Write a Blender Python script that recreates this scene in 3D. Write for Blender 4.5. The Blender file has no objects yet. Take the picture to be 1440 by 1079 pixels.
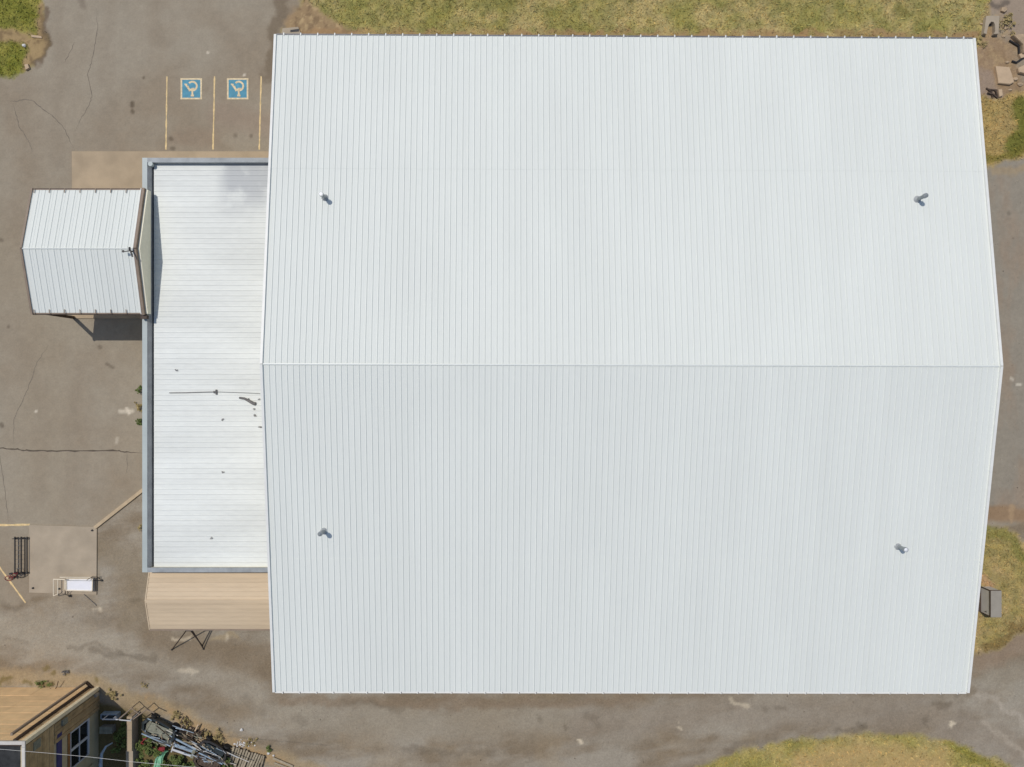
import bpy, math, random
import numpy as np
from mathutils import Vector

random.seed(7)
rng = np.random.default_rng(11)
scene = bpy.context.scene
COL = scene.collection

# ------------------------------------------------------------------ camera, sky, sun, exposure
H = 55.6                      # metres from the drone down to the ground
cam_d = bpy.data.cameras.new("camera"); cam = bpy.data.objects.new("camera", cam_d); COL.objects.link(cam)
cam.location = (0, 0, H); cam.rotation_euler = (0, 0, 0)
cam_d.sensor_width = 36.0; cam_d.lens = 25.0; cam_d.clip_end = 5000.0; cam_d.clip_start = 0.5
scene.camera = cam

SUN = Vector((0.35, -0.335, -1.0)).normalized()
world = bpy.data.worlds.new("World"); scene.world = world; world.use_nodes = True
wn = world.node_tree
for n in list(wn.nodes): wn.nodes.remove(n)
sky = wn.nodes.new("ShaderNodeTexSky"); sky.sky_type = 'NISHITA'; sky.sun_disc = False
sky.sun_elevation = math.radians(64.1); sky.sun_rotation = math.radians(-46.3)
bg = wn.nodes.new("ShaderNodeBackground"); bg.inputs[1].default_value = 0.098
wo = wn.nodes.new("ShaderNodeOutputWorld")
wn.links.new(sky.outputs[0], bg.inputs[0]); wn.links.new(bg.outputs[0], wo.inputs[0])
sd = bpy.data.lights.new("sun", 'SUN'); sd.energy = 2.42; sd.angle = math.radians(0.55); sd.color = (1.0, 0.955, 0.90)
so = bpy.data.objects.new("sun", sd); COL.objects.link(so)
so.rotation_euler = SUN.to_track_quat('-Z', 'Y').to_euler(); so.location = (-30, 30, 90)
scene.view_settings.view_transform = 'Standard'; scene.view_settings.look = 'None'
scene.view_settings.gamma = 1.0; scene.view_settings.use_curve_mapping = False
scene.view_settings.exposure = 0.0

# ------------------------------------------------------------------ helpers
F = 1000.0
def X(px, r=0.0): return (px - 720.0) / F * H * (1 - r)
def Y(py, r=0.0): return -(py - 539.5) / F * H * (1 - r)
def P(px, py, r=0.0):
    """world point for a surveyed spot; r = height / flying height"""
    return Vector((X(px, r), Y(py, r), r * H))
def lin1(c):
    c /= 255.0
    return c / 12.92 if c <= 0.04045 else ((c + 0.055) / 1.055) ** 2.4
def A(r, g, b, k=0.93): return tuple(min(0.9, lin1(c) / k) for c in (r, g, b))

class MB:
    def __init__(s): s.v = []; s.f = []
    def quad(s, a, b, c, d):
        n = len(s.v); s.v += [tuple(a), tuple(b), tuple(c), tuple(d)]; s.f.append((n, n+1, n+2, n+3)); return s
    def tri(s, a, b, c):
        n = len(s.v); s.v += [tuple(a), tuple(b), tuple(c)]; s.f.append((n, n+1, n+2)); return s
    def box(s, x0, x1, y0, y1, z0, z1):
        n = len(s.v)
        s.v += [(x0,y0,z0),(x1,y0,z0),(x1,y1,z0),(x0,y1,z0),(x0,y0,z1),(x1,y0,z1),(x1,y1,z1),(x0,y1,z1)]
        s.f += [(n+3,n+2,n+1,n),(n+4,n+5,n+6,n+7),(n,n+1,n+5,n+4),(n+1,n+2,n+6,n+5),(n+2,n+3,n+7,n+6),(n+3,n,n+4,n+7)]
        return s
    def bar(s, a, b, w, h, up=Vector((0,0,1))):
        """rectangular bar from a to b, width w, height h"""
        a = Vector(a); b = Vector(b); d = (b - a).normalized()
        u = Vector(up)
        if abs(d.dot(u)) > 0.98: u = Vector((0, 1, 0))
        sx = d.cross(u).normalized() * (w/2); sy = sx.cross(d).normalized() * (h/2)
        n = len(s.v)
        for p in (a, b):
            for q in (-sx-sy, sx-sy, sx+sy, -sx+sy): s.v.append(tuple(p+q))
        s.f += [(n,n+1,n+2,n+3),(n+7,n+6,n+5,n+4)] + [(n+i, n+4+i, n+4+(i+1)%4, n+(i+1)%4) for i in range(4)]
        return s
    def tube(s, pts, r, seg=8, cap=True, r2=None):
        pts = [Vector(p) for p in pts]; n0 = len(s.v); m = len(pts)
        ref = None
        for i, p in enumerate(pts):
            d = (pts[min(i+1, m-1)] - pts[max(i-1, 0)]).normalized()
            if ref is None:
                ref = Vector((0,0,1)) if abs(d.z) < 0.9 else Vector((1,0,0))
            u = d.cross(ref).normalized(); w = d.cross(u).normalized()
            ref = w.cross(d) * -1 if False else ref
            rr = r if r2 is None else r + (r2 - r) * i / max(1, m-1)
            for k in range(seg):
                t = 2*math.pi*k/seg
                s.v.append(tuple(p + u*math.cos(t)*rr + w*math.sin(t)*rr))
        for i in range(m-1):
            for k in range(seg):
                a = n0+i*seg+k; b = n0+i*seg+(k+1)%seg
                s.f.append((a, b, b+seg, a+seg))
        if cap:
            s.f.append(tuple(n0+k for k in range(seg))[::-1]); s.f.append(tuple(n0+(m-1)*seg+k for k in range(seg)))
        return s
    def prism(s, pts, z0, z1):
        """vertical prism on an xy outline (counter-clockwise)"""
        ar = sum(pts[i][0]*pts[(i+1)%len(pts)][1]-pts[(i+1)%len(pts)][0]*pts[i][1] for i in range(len(pts)))
        if ar < 0: pts = pts[::-1]
        n = len(s.v); m = len(pts)
        s.v += [(p[0], p[1], z0) for p in pts] + [(p[0], p[1], z1) for p in pts]
        s.f.append(tuple(range(n+m, n+2*m))); s.f.append(tuple(range(n, n+m))[::-1])
        for i in range(m): s.f.append((n+i, n+(i+1)%m, n+m+(i+1)%m, n+m+i))
        return s
    def lump(s, c, r, sq=(1,1,1), seed=0, rough=0.25, seg=7, rings=5):
        rr = random.Random(seed); n = len(s.v)
        c = Vector(c)
        for i in range(1, rings):
            ph = math.pi*i/rings
            for k in range(seg):
                t = 2*math.pi*k/seg; q = r*(1+rr.uniform(-rough, rough))
                s.v.append((c.x+q*math.sin(ph)*math.cos(t)*sq[0], c.y+q*math.sin(ph)*math.sin(t)*sq[1], c.z+q*math.cos(ph)*sq[2]))
        top = len(s.v); s.v.append((c.x, c.y, c.z+r*sq[2])); bot = len(s.v); s.v.append((c.x, c.y, c.z-r*sq[2]))
        for k in range(seg): s.f.append((top, n+k, n+(k+1)%seg))
        for i in range(rings-2):
            for k in range(seg):
                a = n+i*seg+k; b = n+i*seg+(k+1)%seg; s.f.append((a, a+seg, b+seg, b))
        for k in range(seg): s.f.append((bot, n+(rings-2)*seg+(k+1)%seg, n+(rings-2)*seg+k))
        return s
    def mesh(s, name, m, smooth=False):
        me = bpy.data.meshes.new(name); me.from_pydata(s.v, [], s.f)
        if m: me.materials.append(m)
        if smooth: me.polygons.foreach_set('use_smooth', [True]*len(me.polygons))
        me.update(); return me
    def build(s, name, m, parent=None, smooth=False, **kw):
        return link(name, s.mesh(name, m, smooth), parent, **kw)

def link(name, me, parent=None, loc=None, **kw):
    o = bpy.data.objects.new(name, me); COL.objects.link(o)
    if parent is not None: o.parent = parent
    if loc is not None: o.location = loc
    tag(o, **kw); return o
def tag(o, label=None, cat=None, group=None, kind=None):
    if label: o['label'] = label
    if cat: o['category'] = cat
    if group: o['group'] = group
    if kind: o['kind'] = kind
    return o
def thing(name, label, cat, group=None):
    o = bpy.data.objects.new(name, None); o.empty_display_size = 0.3; COL.objects.link(o)
    return tag(o, label, cat, group)

# ------------------------------------------------------------------ materials
def mat(name, c, rough=0.7, var=0.12, scale=3.0, bump=0.0, metal=0.0, spec=0.4, stretch=(1,1,1), rand=0.0, fine=25.0, c2=None, detail=6):
    m = bpy.data.materials.new(name); m.use_nodes = True; nt = m.node_tree; N = nt.nodes; L = nt.links
    b = N['Principled BSDF']; b.inputs['Roughness'].default_value = rough; b.inputs['Metallic'].default_value = metal
    b.inputs['Specular IOR Level'].default_value = spec
    geo = N.new('ShaderNodeNewGeometry'); mp = N.new('ShaderNodeMapping'); mp.inputs['Scale'].default_value = stretch
    L.new(geo.outputs['Position'], mp.inputs['Vector'])
    n1 = N.new('ShaderNodeTexNoise'); n1.inputs['Scale'].default_value = scale; n1.inputs['Detail'].default_value = detail
    n2 = N.new('ShaderNodeTexNoise'); n2.inputs['Scale'].default_value = fine; n2.inputs['Detail'].default_value = 3
    L.new(mp.outputs[0], n1.inputs['Vector']); L.new(mp.outputs[0], n2.inputs['Vector'])
    mr = N.new('ShaderNodeMapRange'); mr.inputs[1].default_value = 0.3; mr.inputs[2].default_value = 0.7
    L.new(n1.outputs[0], mr.inputs[0])
    mx = N.new('ShaderNodeMix'); mx.data_type = 'RGBA'
    lo = tuple(x*(1-var) for x in c) if c2 is None else c2
    hi = tuple(min(0.95, x*(1+var)) for x in c) if c2 is None else c
    mx.inputs[6].default_value = (*lo, 1); mx.inputs[7].default_value = (*hi, 1)
    L.new(mr.outputs[0], mx.inputs[0])
    m2 = N.new('ShaderNodeMapRange'); m2.inputs[1].default_value = 0.25; m2.inputs[2].default_value = 0.75
    m2.inputs[3].default_value = 1-var*0.5; m2.inputs[4].default_value = 1+var*0.5
    L.new(n2.outputs[0], m2.inputs[0])
    vm = N.new('ShaderNodeVectorMath'); vm.operation = 'SCALE'
    L.new(mx.outputs[2], vm.inputs[0]); L.new(m2.outputs[0], vm.inputs['Scale'])
    out = vm.outputs[0]
    if rand > 0:
        oi = N.new('ShaderNodeObjectInfo'); m3 = N.new('ShaderNodeMapRange')
        m3.inputs[3].default_value = 1-rand; m3.inputs[4].default_value = 1+rand
        L.new(oi.outputs['Random'], m3.inputs[0])
        v2 = N.new('ShaderNodeVectorMath'); v2.operation = 'SCALE'
        L.new(out, v2.inputs[0]); L.new(m3.outputs[0], v2.inputs['Scale']); out = v2.outputs[0]
    L.new(out, b.inputs['Base Color'])
    if bump > 0:
        bp = N.new('ShaderNodeBump'); bp.inputs['Strength'].default_value = 1.0; bp.inputs['Distance'].default_value = bump
        L.new(n2.outputs[0], bp.inputs['Height']); L.new(bp.outputs[0], b.inputs['Normal'])
    m['out'] = 1
    return m

def field_mat(name, rough=0.93, amp=0.22, bump=0.02, s1=6.0, s2=40.0):
    """surface whose base colour is stored on the mesh; the nodes add grain and relief"""
    m = bpy.data.materials.new(name); m.use_nodes = True; nt = m.node_tree; N = nt.nodes; L = nt.links
    b = N['Principled BSDF']; b.inputs['Roughness'].default_value = rough; b.inputs['Specular IOR Level'].default_value = 0.2
    at = N.new('ShaderNodeAttribute'); at.attribute_name = 'tint'
    geo = N.new('ShaderNodeNewGeometry')
    n1 = N.new('ShaderNodeTexNoise'); n1.inputs['Scale'].default_value = s1; n1.inputs['Detail'].default_value = 7; n1.inputs['Roughness'].default_value = 0.65
    n2 = N.new('ShaderNodeTexNoise'); n2.inputs['Scale'].default_value = s2; n2.inputs['Detail'].default_value = 2
    vo = N.new('ShaderNodeTexVoronoi'); vo.inputs['Scale'].default_value = 22.0
    for n in (n1, n2, vo): L.new(geo.outputs['Position'], n.inputs['Vector'])
    ad = N.new('ShaderNodeMath'); ad.operation = 'ADD'
    L.new(n1.outputs[0], ad.inputs[0]); L.new(n2.outputs[0], ad.inputs[1])
    mr = N.new('ShaderNodeMapRange'); mr.inputs[1].default_value = 0.65; mr.inputs[2].default_value = 1.35
    mr.inputs[3].default_value = 1-amp; mr.inputs[4].default_value = 1+amp
    L.new(ad.outputs[0], mr.inputs[0])
    vm = N.new('ShaderNodeVectorMath'); vm.operation = 'SCALE'
    L.new(at.outputs['Color'], vm.inputs[0]); L.new(mr.outputs[0], vm.inputs['Scale'])
    L.new(vm.outputs[0], b.inputs['Base Color'])
    bp = N.new('ShaderNodeBump'); bp.inputs['Distance'].default_value = bump
    L.new(ad.outputs[0], bp.inputs['Height']); L.new(bp.outputs[0], b.inputs['Normal'])
    return m

M_white = mat('white_roof_metal', (0.742, 0.760, 0.700), 0.62, 0.022, 0.35, 0.0, 0.0, 0.22, (1, 0.25, 1), 0.008, 7.0)
M_trim = mat('white_trim', (0.80, 0.79, 0.73), 0.45, 0.04, 2.0)
M_ridge = mat('ridge_metal', (0.735, 0.755, 0.70), 0.42, 0.03, 1.0)
M_gutterd = mat('grey_gutter', (0.16, 0.16, 0.165), 0.5, 0.2, 3.0)
M_wall = mat('tan_metal_wall', A(176, 164, 140), 0.6, 0.08, 1.0)
M_cap = mat('pale_blue_coping', A(170, 178, 174), 0.5, 0.07, 0.8)
M_capN = mat('weathered_coping', A(150, 154, 154), 0.6, 0.2, 1.6)
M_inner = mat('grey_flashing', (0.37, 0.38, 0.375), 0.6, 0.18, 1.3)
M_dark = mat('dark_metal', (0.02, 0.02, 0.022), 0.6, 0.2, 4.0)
M_black = mat('black_paint', (0.035, 0.032, 0.03), 0.5, 0.2, 5.0)
M_brown = mat('brown_trim', A(138, 121, 104), 0.6, 0.12, 2.0)
M_browndk = mat('dark_brown', A(70, 56, 46), 0.65, 0.2, 3.0)
M_cream = mat('cream_stucco', A(200, 192, 170), 0.9, 0.06, 3.0, 0.01)
M_gable = mat('bounce_lit_cream_wall', (0.92, 0.87, 0.68), 0.85, 0.04, 3.0)  # cream lifted to carry light bounced off the white roof
M_tanroof = mat('tan_roof_metal', A(197, 176, 146), 0.6, 0.10, 0.5, 0, 0, 0.35, (0.15, 1, 1), 0.05, 6.0)
M_conc = mat('tan_concrete', A(170, 151, 124), 0.9, 0.13, 0.6, 0.012, fine=30)
M_conc2 = mat('grey_concrete', A(166, 152, 131), 0.9, 0.13, 0.7, 0.012, fine=30)
M_kerb = mat('kerb_concrete', A(182, 162, 132), 0.9, 0.1, 2.0, 0.01)
M_line = mat('worn_yellow_paint', A(214, 187, 136), 0.85, 0.2, 4.0, fine=40)
M_border = mat('faded_cream_paint', A(214, 194, 156), 0.85, 0.2, 5.0, fine=40)
M_blue = mat('blue_paint', A(84, 142, 162), 0.8, 0.16, 2.5, fine=30)
M_crack = mat('crack_filler', A(92, 82, 70), 0.9, 0.2, 3.0)
M_crackf = mat('fine_crack', A(118, 108, 94), 0.95, 0.2, 3.0)
M_galv = mat('galvanised_pipe', (0.30, 0.32, 0.32), 0.45, 0.2, 8.0, metal=0.25)
M_cwhite = mat('bright_vent_cap', (0.8, 0.8, 0.8), 0.4, 0.03, 4.0)
M_tube = mat('white_tube', A(226, 214, 190), 0.5, 0.05, 4.0)
M_top = mat('white_table_top', (0.82, 0.82, 0.84), 0.35, 0.03, 2.0)
M_red = mat('red_paint', A(130, 40, 44), 0.5, 0.25, 5.0)
M_tyre = mat('tyre_rubber', (0.02, 0.02, 0.02), 0.9, 0.2, 5.0)
M_chrome = mat('steel_rim', (0.35, 0.35, 0.36), 0.4, 0.1, 5.0, metal=0.4)
M_housetan = mat('ochre_siding', (0.86, 0.58, 0.30), 0.85, 0.10, 1.4, 0.01, rand=0.05)
M_plank = mat('weathered_plank', A(172, 146, 106), 0.85, 0.22, 2.2, 0.01, rand=0.12)
M_houseE = mat('khaki_wall', A(184, 168, 134), 0.85, 0.10, 1.4, 0.01)
M_bluewood = mat('blue_band', A(66, 62, 104), 0.7, 0.15, 2.0)
M_tar = mat('tar_roof', (0.035, 0.036, 0.036), 0.95, 0.4, 1.8, 0.02)
M_cop = mat('dull_white_coping', A(196,190,180), .7, .12, 2.0)
M_frame = mat('white_window_frame', (0.58, 0.58, 0.58), 0.5, 0.06, 3.0)
M_glass = bpy.data.materials.new('dark_window_glass'); M_glass.use_nodes = True
_b = M_glass.node_tree.nodes['Principled BSDF']; _b.inputs['Base Color'].default_value = (0.012, 0.014, 0.016, 1); _b.inputs['Roughness'].default_value = 0.08
M_box = mat('grey_cabinet', A(150, 143, 130), 0.55, 0.07, 2.0)
M_slab = mat('pinkish_stone', A(186, 162, 132), 0.9, 0.08, 2.5, 0.01)
M_rock = mat('brown_rock', A(172, 150, 122), 0.95, 0.2, 3.0, 0.03)
M_rust = mat('rusty_scrap', A(96, 82, 68), 0.8, 0.35, 7.0, 0.01, c2=A(60, 46, 38))
M_scrapg = mat('grey_scrap_panel', A(128, 128, 112), 0.6, 0.25, 4.0)
M_scrapb = mat('blue_grey_panel', A(140, 156, 168), 0.5, 0.2, 4.0)
M_scrapk = mat('dark_green_shell', A(44, 52, 54), 0.5, 0.25, 4.0)
M_oldwood = mat('bleached_wood', A(150, 138, 116), 0.9, 0.22, 5.0, 0.01, rand=0.18)
M_greenf = mat('green_sheeting', A(130, 186, 150), 0.45, 0.2, 6.0)
M_leaf = mat('leaf', (0.115, 0.15, 0.035), 0.7, 0.45, 5.0, rand=0.1)
M_leafy = mat('dry_leaf', (0.36, 0.28, 0.12), 0.8, 0.35, 4.0)
M_stone = mat('loose_stone', (0.34, 0.30, 0.245), 0.95, 0.4, 6.0)
M_litter = mat('white_litter', (0.68, 0.66, 0.62), 0.8, 0.15, 6.0)
M_leafdead = mat('grey_dead_leaves', (0.30, 0.29, 0.27), 0.9, 0.3, 9.0)
M_wire = mat('pale_cable', (0.62, 0.6, 0.56), 0.6, 0.1, 5.0)
M_stick = mat('grey_stick', (0.17, 0.16, 0.15), 0.9, 0.3, 8.0)
M_mat = mat('dark_rubber', (0.03, 0.03, 0.032), 0.9, 0.15, 3.0)

# annex roof metal: white, with a greyer weathered patch in one corner and stains
def annex_mat():
    m = mat('white_low_roof_metal', (0.775, 0.79, 0.735), 0.6, 0.075, 0.38, 0.0, 0.0, 0.35, (0.3, 1, 1), 0.022, 5.0)
    nt = m.node_tree; N = nt.nodes; L = nt.links; b = N['Principled BSDF']
    src = b.inputs['Base Color'].links[0].from_socket
    geo = N.new('ShaderNodeNewGeometry'); sp = N.new('ShaderNodeSeparateXYZ'); L.new(geo.outputs['Position'], sp.inputs[0])
    def rng_(sock, a, bb):
        r = N.new('ShaderNodeMapRange'); r.interpolation_type = 'SMOOTHSTEP'
        r.inputs[1].default_value = a; r.inputs[2].default_value = bb; L.new(sock, r.inputs[0]); return r.outputs[0]
    def mul(a, bb):
        q = N.new('ShaderNodeMath'); q.operation = 'MULTIPLY'; L.new(a, q.inputs[0]); L.new(bb, q.inputs[1]); return q.outputs[0]
    nz = N.new('ShaderNodeTexNoise'); nz.inputs['Scale'].default_value = 0.7; nz.inputs['Detail'].default_value = 5
    L.new(geo.outputs['Position'], nz.inputs['Vector'])
    fx = rng_(sp.outputs['X'], X(298, .068), X(326, .068))
    fy = rng_(sp.outputs['Y'], Y(318, .068), Y(262, .068))
    k = mul(mul(fx, fy), rng_(nz.outputs[0], 0.2, 0.6))
    mx = N.new('ShaderNodeMix'); mx.data_type = 'RGBA'
    L.new(k, mx.inputs[0]); L.new(src, mx.inputs[6]); mx.inputs[7].default_value = (0.50, 0.515, 0.505, 1)
    L.new(mx.outputs[2], b.inputs['Base Color'])
    return m
M_low = annex_mat()

# ------------------------------------------------------------------ ground colour field
_tab = rng.random((256, 256))
def vn(x, y, seed=0):
    x = x + seed*17.31; y = y + seed*9.77
    xi = np.floor(x).astype(int); yi = np.floor(y).astype(int); fx = x-xi; fy = y-yi
    fx = fx*fx*(3-2*fx); fy = fy*fy*(3-2*fy)
    a = _tab[xi & 255, yi & 255]; b = _tab[(xi+1) & 255, yi & 255]; c = _tab[xi & 255, (yi+1) & 255]; d = _tab[(xi+1) & 255, (yi+1) & 255]
    return (a*(1-fx)+b*fx)*(1-fy)+(c*(1-fx)+d*fx)*fy
def fbm(x, y, s, seed=0, o=5):
    r = 0; a = 0.5; t = 0
    for i in range(o):
        r = r + a*vn(x/s, y/s, seed+i*3); t += a; s = s/2.03; a *= 0.55
    return r/t
def poly_sd(px, py, poly):
    n = len(poly); d = np.full(px.shape, 1e9); ins = np.zeros(px.shape, bool)
    for i in range(n):
        ax, ay = poly[i]; bx, by = poly[(i+1) % n]
        ex, ey = bx-ax, by-ay; wx, wy = px-ax, py-ay
        t = np.clip((wx*ex+wy*ey)/(ex*ex+ey*ey+1e-9), 0, 1)
        d = np.minimum(d, (wx-ex*t)**2+(wy-ey*t)**2)
        c = ((ay > py) != (by > py)) & (px < (bx-ax)*(py-ay)/(by-ay+1e-12)+ax)
        ins ^= c
    d = np.sqrt(d)
    return np.where(ins, d, -d)
def line_d(px, py, pts):
    d = np.full(px.shape, 1e9)
    for (ax, ay), (bx, by) in zip(pts[:-1], pts[1:]):
        ex, ey = bx-ax, by-ay; wx, wy = px-ax, py-ay
        t = np.clip((wx*ex+wy*ey)/(ex*ex+ey*ey+1e-9), 0, 1)
        d = np.minimum(d, (wx-ex*t)**2+(wy-ey*t)**2)
    return np.sqrt(d)
def sm(x, a, b):
    t = np.clip((x-a)/(b-a), 0, 1); return t*t*(3-2*t)

G_TL = [(-120,-120),(56,-120),(58,20),(66,45),(62,70),(48,98),(34,104),(0,111),(-120,118)]
G_TOP = [(412,-120),(1386,-120),(1390,20),(1384,46),(1372,70),(396,70),(398,46),(418,22)]
G_R1 = [(1300,132),(1390,138),(1440,128),(1560,120),(1560,218),(1440,222),(1412,224),(1392,236),(1300,238)]
G_R2 = [(1300,742),(1384,742),(1412,746),(1440,762),(1560,770),(1560,830),(1452,880),(1420,900),(1382,920),(1300,940)]
G_BR = [(960,1095),(990,1074),(1035,1058),(1080,1044),(1150,1038),(1230,1031),(1300,1034),(1350,1046),(1400,1066),(1430,1090),(1450,1200),(900,1200)]
S_POLY = [(-200,852),(42,850),(46,838),(137,838),(137,742),(203,690),(420,690),(420,740),(1300,740),(1382,705),(1600,690),(1600,1300),(-200,1300)]
E_ROAD = [(1300,232),(1394,234),(1420,222),(1600,216),(1600,712),(1440,716),(1384,712),(1300,712)]
E_DIRT = [(1300,20),(1386,24),(1402,52),(1425,60),(1440,110),(1600,130),(1600,190),(1300,190)]

def field(px, py):
    """albedo of the ground at a spot, and the share of grass there"""
    w = 1.0
    n1 = fbm(px, py, 60, 1); n2 = fbm(px, py, 14, 2); n3 = fbm(px, py, 5, 3, 3); n4 = fbm(px, py, 150, 4, 3)
    wx = px + (fbm(px, py, 24, 7)-.5)*22 + (n3-.5)*5; wy = py + (fbm(px, py, 24, 8)-.5)*22 + (fbm(px, py, 5, 9, 3)-.5)*5
    hx = px + (n3-.5)*3; hy = py + (n2-.5)*4
    C = np.empty(px.shape+(3,))
    def c(r, g, b): return np.array(A(r, g, b))
    t = np.clip((n1-.5)*2.2+.5, 0, 1)[..., None]
    C[:] = c(140,129,113)*(1-t)+c(149,141,127)*t
    def blend(mask, col, a=1.0):
        nonlocal C
        k = np.clip(mask*a, 0, 1)[..., None]; C = C*(1-k)+col*k
    # asphalt tone drift
    blend(sm(-poly_sd(px, py, [(60,-100),(200,-100),(190,60),(70,240),(60,110)]), 40, -10)*1.0, c(149,141,127), .5)
    blend(sm(line_d(px, py, [(-40,330),(60,420),(60,700)]), 70, 10), c(146,136,119), .5)
    blend(sm(line_d(wx, wy, [(250,192),(300,196)]), 22, 4), c(134,118,102), .45)
    blend(sm(line_d(px, py, [(310,160),(372,175)]), 30, 4), c(142,126,112), .5)
    blend(sm(line_d(wx, wy, [(180,120),(190,125)]), 16, 2), c(134,124,110), .4)
    for (a, b, rr, s) in [((186,145),(186,149),3,.75),((186,156),(187,158),2.3,.7),((202,109),(202,110),1.5,.7),((240,195),(241,196),3,.6),((242,209),(244,209),3,.55),((331,190),(331,191),3,.4),((353,191),(353,192),2.5,.5),((2,597),(3,599),3,.6),((12,459),(12,460),2,.5),((140,488),(141,489),3,.45),((150,512),(159,517),2,.5),((0,337),(2,338),3,.5)]:
        blend(sm(line_d(px, py, [a, b]), rr+1.5, rr*.4), c(84,74,62), s)
    for (a, b, rr, s) in [((168,578),(186,579),3.2,.6),((178,574),(182,582),2,.8),((50,578),(50,578.5),2,.9),((165,617),(164,623),2.5,.35),((292,74),(293,75),1.4,.7),((343,105),(343,107),1.2,.8),((110,765),(112,790),3,.3)]:
        blend(sm(line_d(hx, hy, [a, b]), rr+1.2, rr*.3), c(205,196,180), s)
    for pts, rr, s in [([(78,-20),(84,90),(80,230)],9,.22),([(160,-20),(150,80),(146,210)],10,.2),([(215,-10),(225,60)],9,.2),([(30,480),(60,560),(56,700)],9,.2),([(110,520),(100,600),(104,720)],9,.18),([(300,30),(340,70),(300,100)],12,.2)]:
        blend(sm(line_d(wx, wy, pts), rr+8, rr*.2), c(132,121,106), s*1.3)
    # dark soil margin beside the hall and driveway mouth
    blend(sm(line_d(wx, wy, [(388,-20),(402,20),(386,44),(383,75),(379,110)]), 14, 5), c(112,100,84), .75)
    blend(sm(line_d(wx, wy, [(110,-10),(114,10)]), 8, 2), c(118,108,96), .6)
    # gravel and dirt to the south and east
    gs = poly_sd(wx*.35+px*.65, wy*.35+py*.65, S_POLY); g = sm(gs, -2.0, 2.5)
    an = fbm(px-py*.2, py*3.2+px*.55, 85, 21, 5)
    tt = np.clip((an-.5)*3.0+.5+(n2-.5)*.55, 0, 1)[..., None]
    gravel = c(128,116,99)*(1-tt)+c(150,143,131)*tt
    tan = np.clip((fbm(px, py, 40, 31)-.52)*5, 0, 1)[..., None]
    gravel = gravel*(1-.3*tan)+c(146,130,106)*.3*tan
    C = C*(1-g[..., None])+gravel*g[..., None]
    # south road: pale worn tracks
    blend(sm(line_d(wx, wy, [(-60,880),(60,890),(170,912),(300,950),(420,1000)]), 34, 6)*g, c(156,149,136), .6)
    blend(sm(line_d(wx, wy, [(420,1010),(560,1020),(700,1018),(800,1015)]), 36, 8)*g, c(148,140,126), .7)
    blend(sm(line_d(wx, wy, [(820,1020),(1000,1000),(1150,1000),(1300,1000),(1440,1060)]), 36, 8)*g, c(142,133,121), .6)
    blend(sm(line_d(wx, wy, [(1375,975),(1400,985),(1450,1020)]), 7, 1)*g, c(166,158,146), .65)
    blend(sm(line_d(wx, wy, [(1385,1010),(1415,1040),(1450,1065)]), 6, 1)*g, c(166,156,142), .55)
    blend(sm(line_d(wx, wy, [(1400,950),(1440,960)]), 40, 6)*g, c(148,142,129), .6)
    blend(sm(line_d(wx, wy, [(1375,930),(1440,905),(1500,880)]), 24, 6)*g, c(138,120,101), .75)
    # brown damp ground by the tan lean-to
    blend(sm(line_d(wx, wy, [(215,898),(300,918),(390,935),(395,965)]), 34, 8)*g, c(126,113,95), .75)
    blend(sm(line_d(wx, wy, [(150,770),(195,800),(185,870)]), 30, 6)*g, c(133,122,104), .7)
    blend(sm(line_d(wx, wy, [(400,986),(560,986),(720,992),(900,985)]), 12, 2)*g, c(130,115,97), .7)
    blend(sm(line_d(wx, wy, [(300,895),(330,896)]), 8, 2)*g, c(160,144,116), .6)
    for pts, rr, s in [([(95,911),(135,908),(172,917)],2.5,.6),([(128,917),(165,920),(214,926)],3.5,.8),([(0,898),(40,906)],4,.4),([(185,845),(192,846)],4,.6),([(0,849),(25,852),(42,846)],4,.55),([(120,870),(150,874)],7,.35),([(1345,978),(1356,972)],6,.7),([(1310,986),(1330,988),(1318,996)],5,.75),([(1302,1010),(1305,1016)],4.5,.75),([(1180,1026),(1196,1030),(1210,1028)],4,.7),([(1205,1022),(1215,1024)],5,.8),([(1072,992),(1076,998)],3,.6),([(1090,996),(1104,998)],3,.6),([(570,1054),(600,1060),(650,1062),(690,1056)],4,.55),([(415,1012),(424,1016)],6,.45),([(760,1012),(764,1016)],3,.7),([(790,1022),(794,1026)],3,.8),([(828,1008),(842,1026)],5,.5),([(480,988),(560,998)],5,.5),([(1020,1052),(1060,1042),(1090,1036)],6,.5),([(250,962),(270,968)],6,.35),([(345,985),(370,1000)],7,.3),([(1352,1002),(1356,1010)],7,.4)]:
        blend(sm(line_d(wx, wy, pts), rr+3, rr*.3), c(98,89,76), s*.6)
    for pts, rr, s in [([(810,1041),(813,1046)],2,.9),([(1340,1014),(1342,1015)],1.6,.8),([(134,858),(136,860)],2.5,.6),([(316,895),(318,899)],3,.6),([(952,1022),(954,1024)],1.5,.6),([(245,900),(265,898)],3,.5),([(255,940),(275,944)],4,.4),([(1030,985),(1048,990)],4,.5)]:
        blend(sm(line_d(wx, wy, pts), rr+2, rr*.3), c(206,194,172), s)
    # dry ochre verge along the house and scrap yard
    blend(sm(line_d(wx, wy, [(-80,956),(60,955),(150,966),(185,988),(235,1000),(300,1032),(370,1060),(470,1100)]), 20, 4), c(157,140,112), .85)
    blend(sm(line_d(wx, wy, [(200,985),(262,1015),(300,1032),(345,1042),(400,1075)]), 13, 2)*np.clip(n3*2.6-.8, 0, 1), c(172,142,102), .6)
    for (a, b, rr) in [((55,960),(68,962),5),((92,943),(93,946),4),((2,961),(10,961),4),((30,963),(38,963),4),((62,938),(63,939),2.5),((74,945),(74,945.5),2.5),((136,958),(137,960),3)]:
        blend(sm(line_d(wx, wy, [a, b]), rr+2.5, rr*.3), c(110,98,58), .7)
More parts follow.
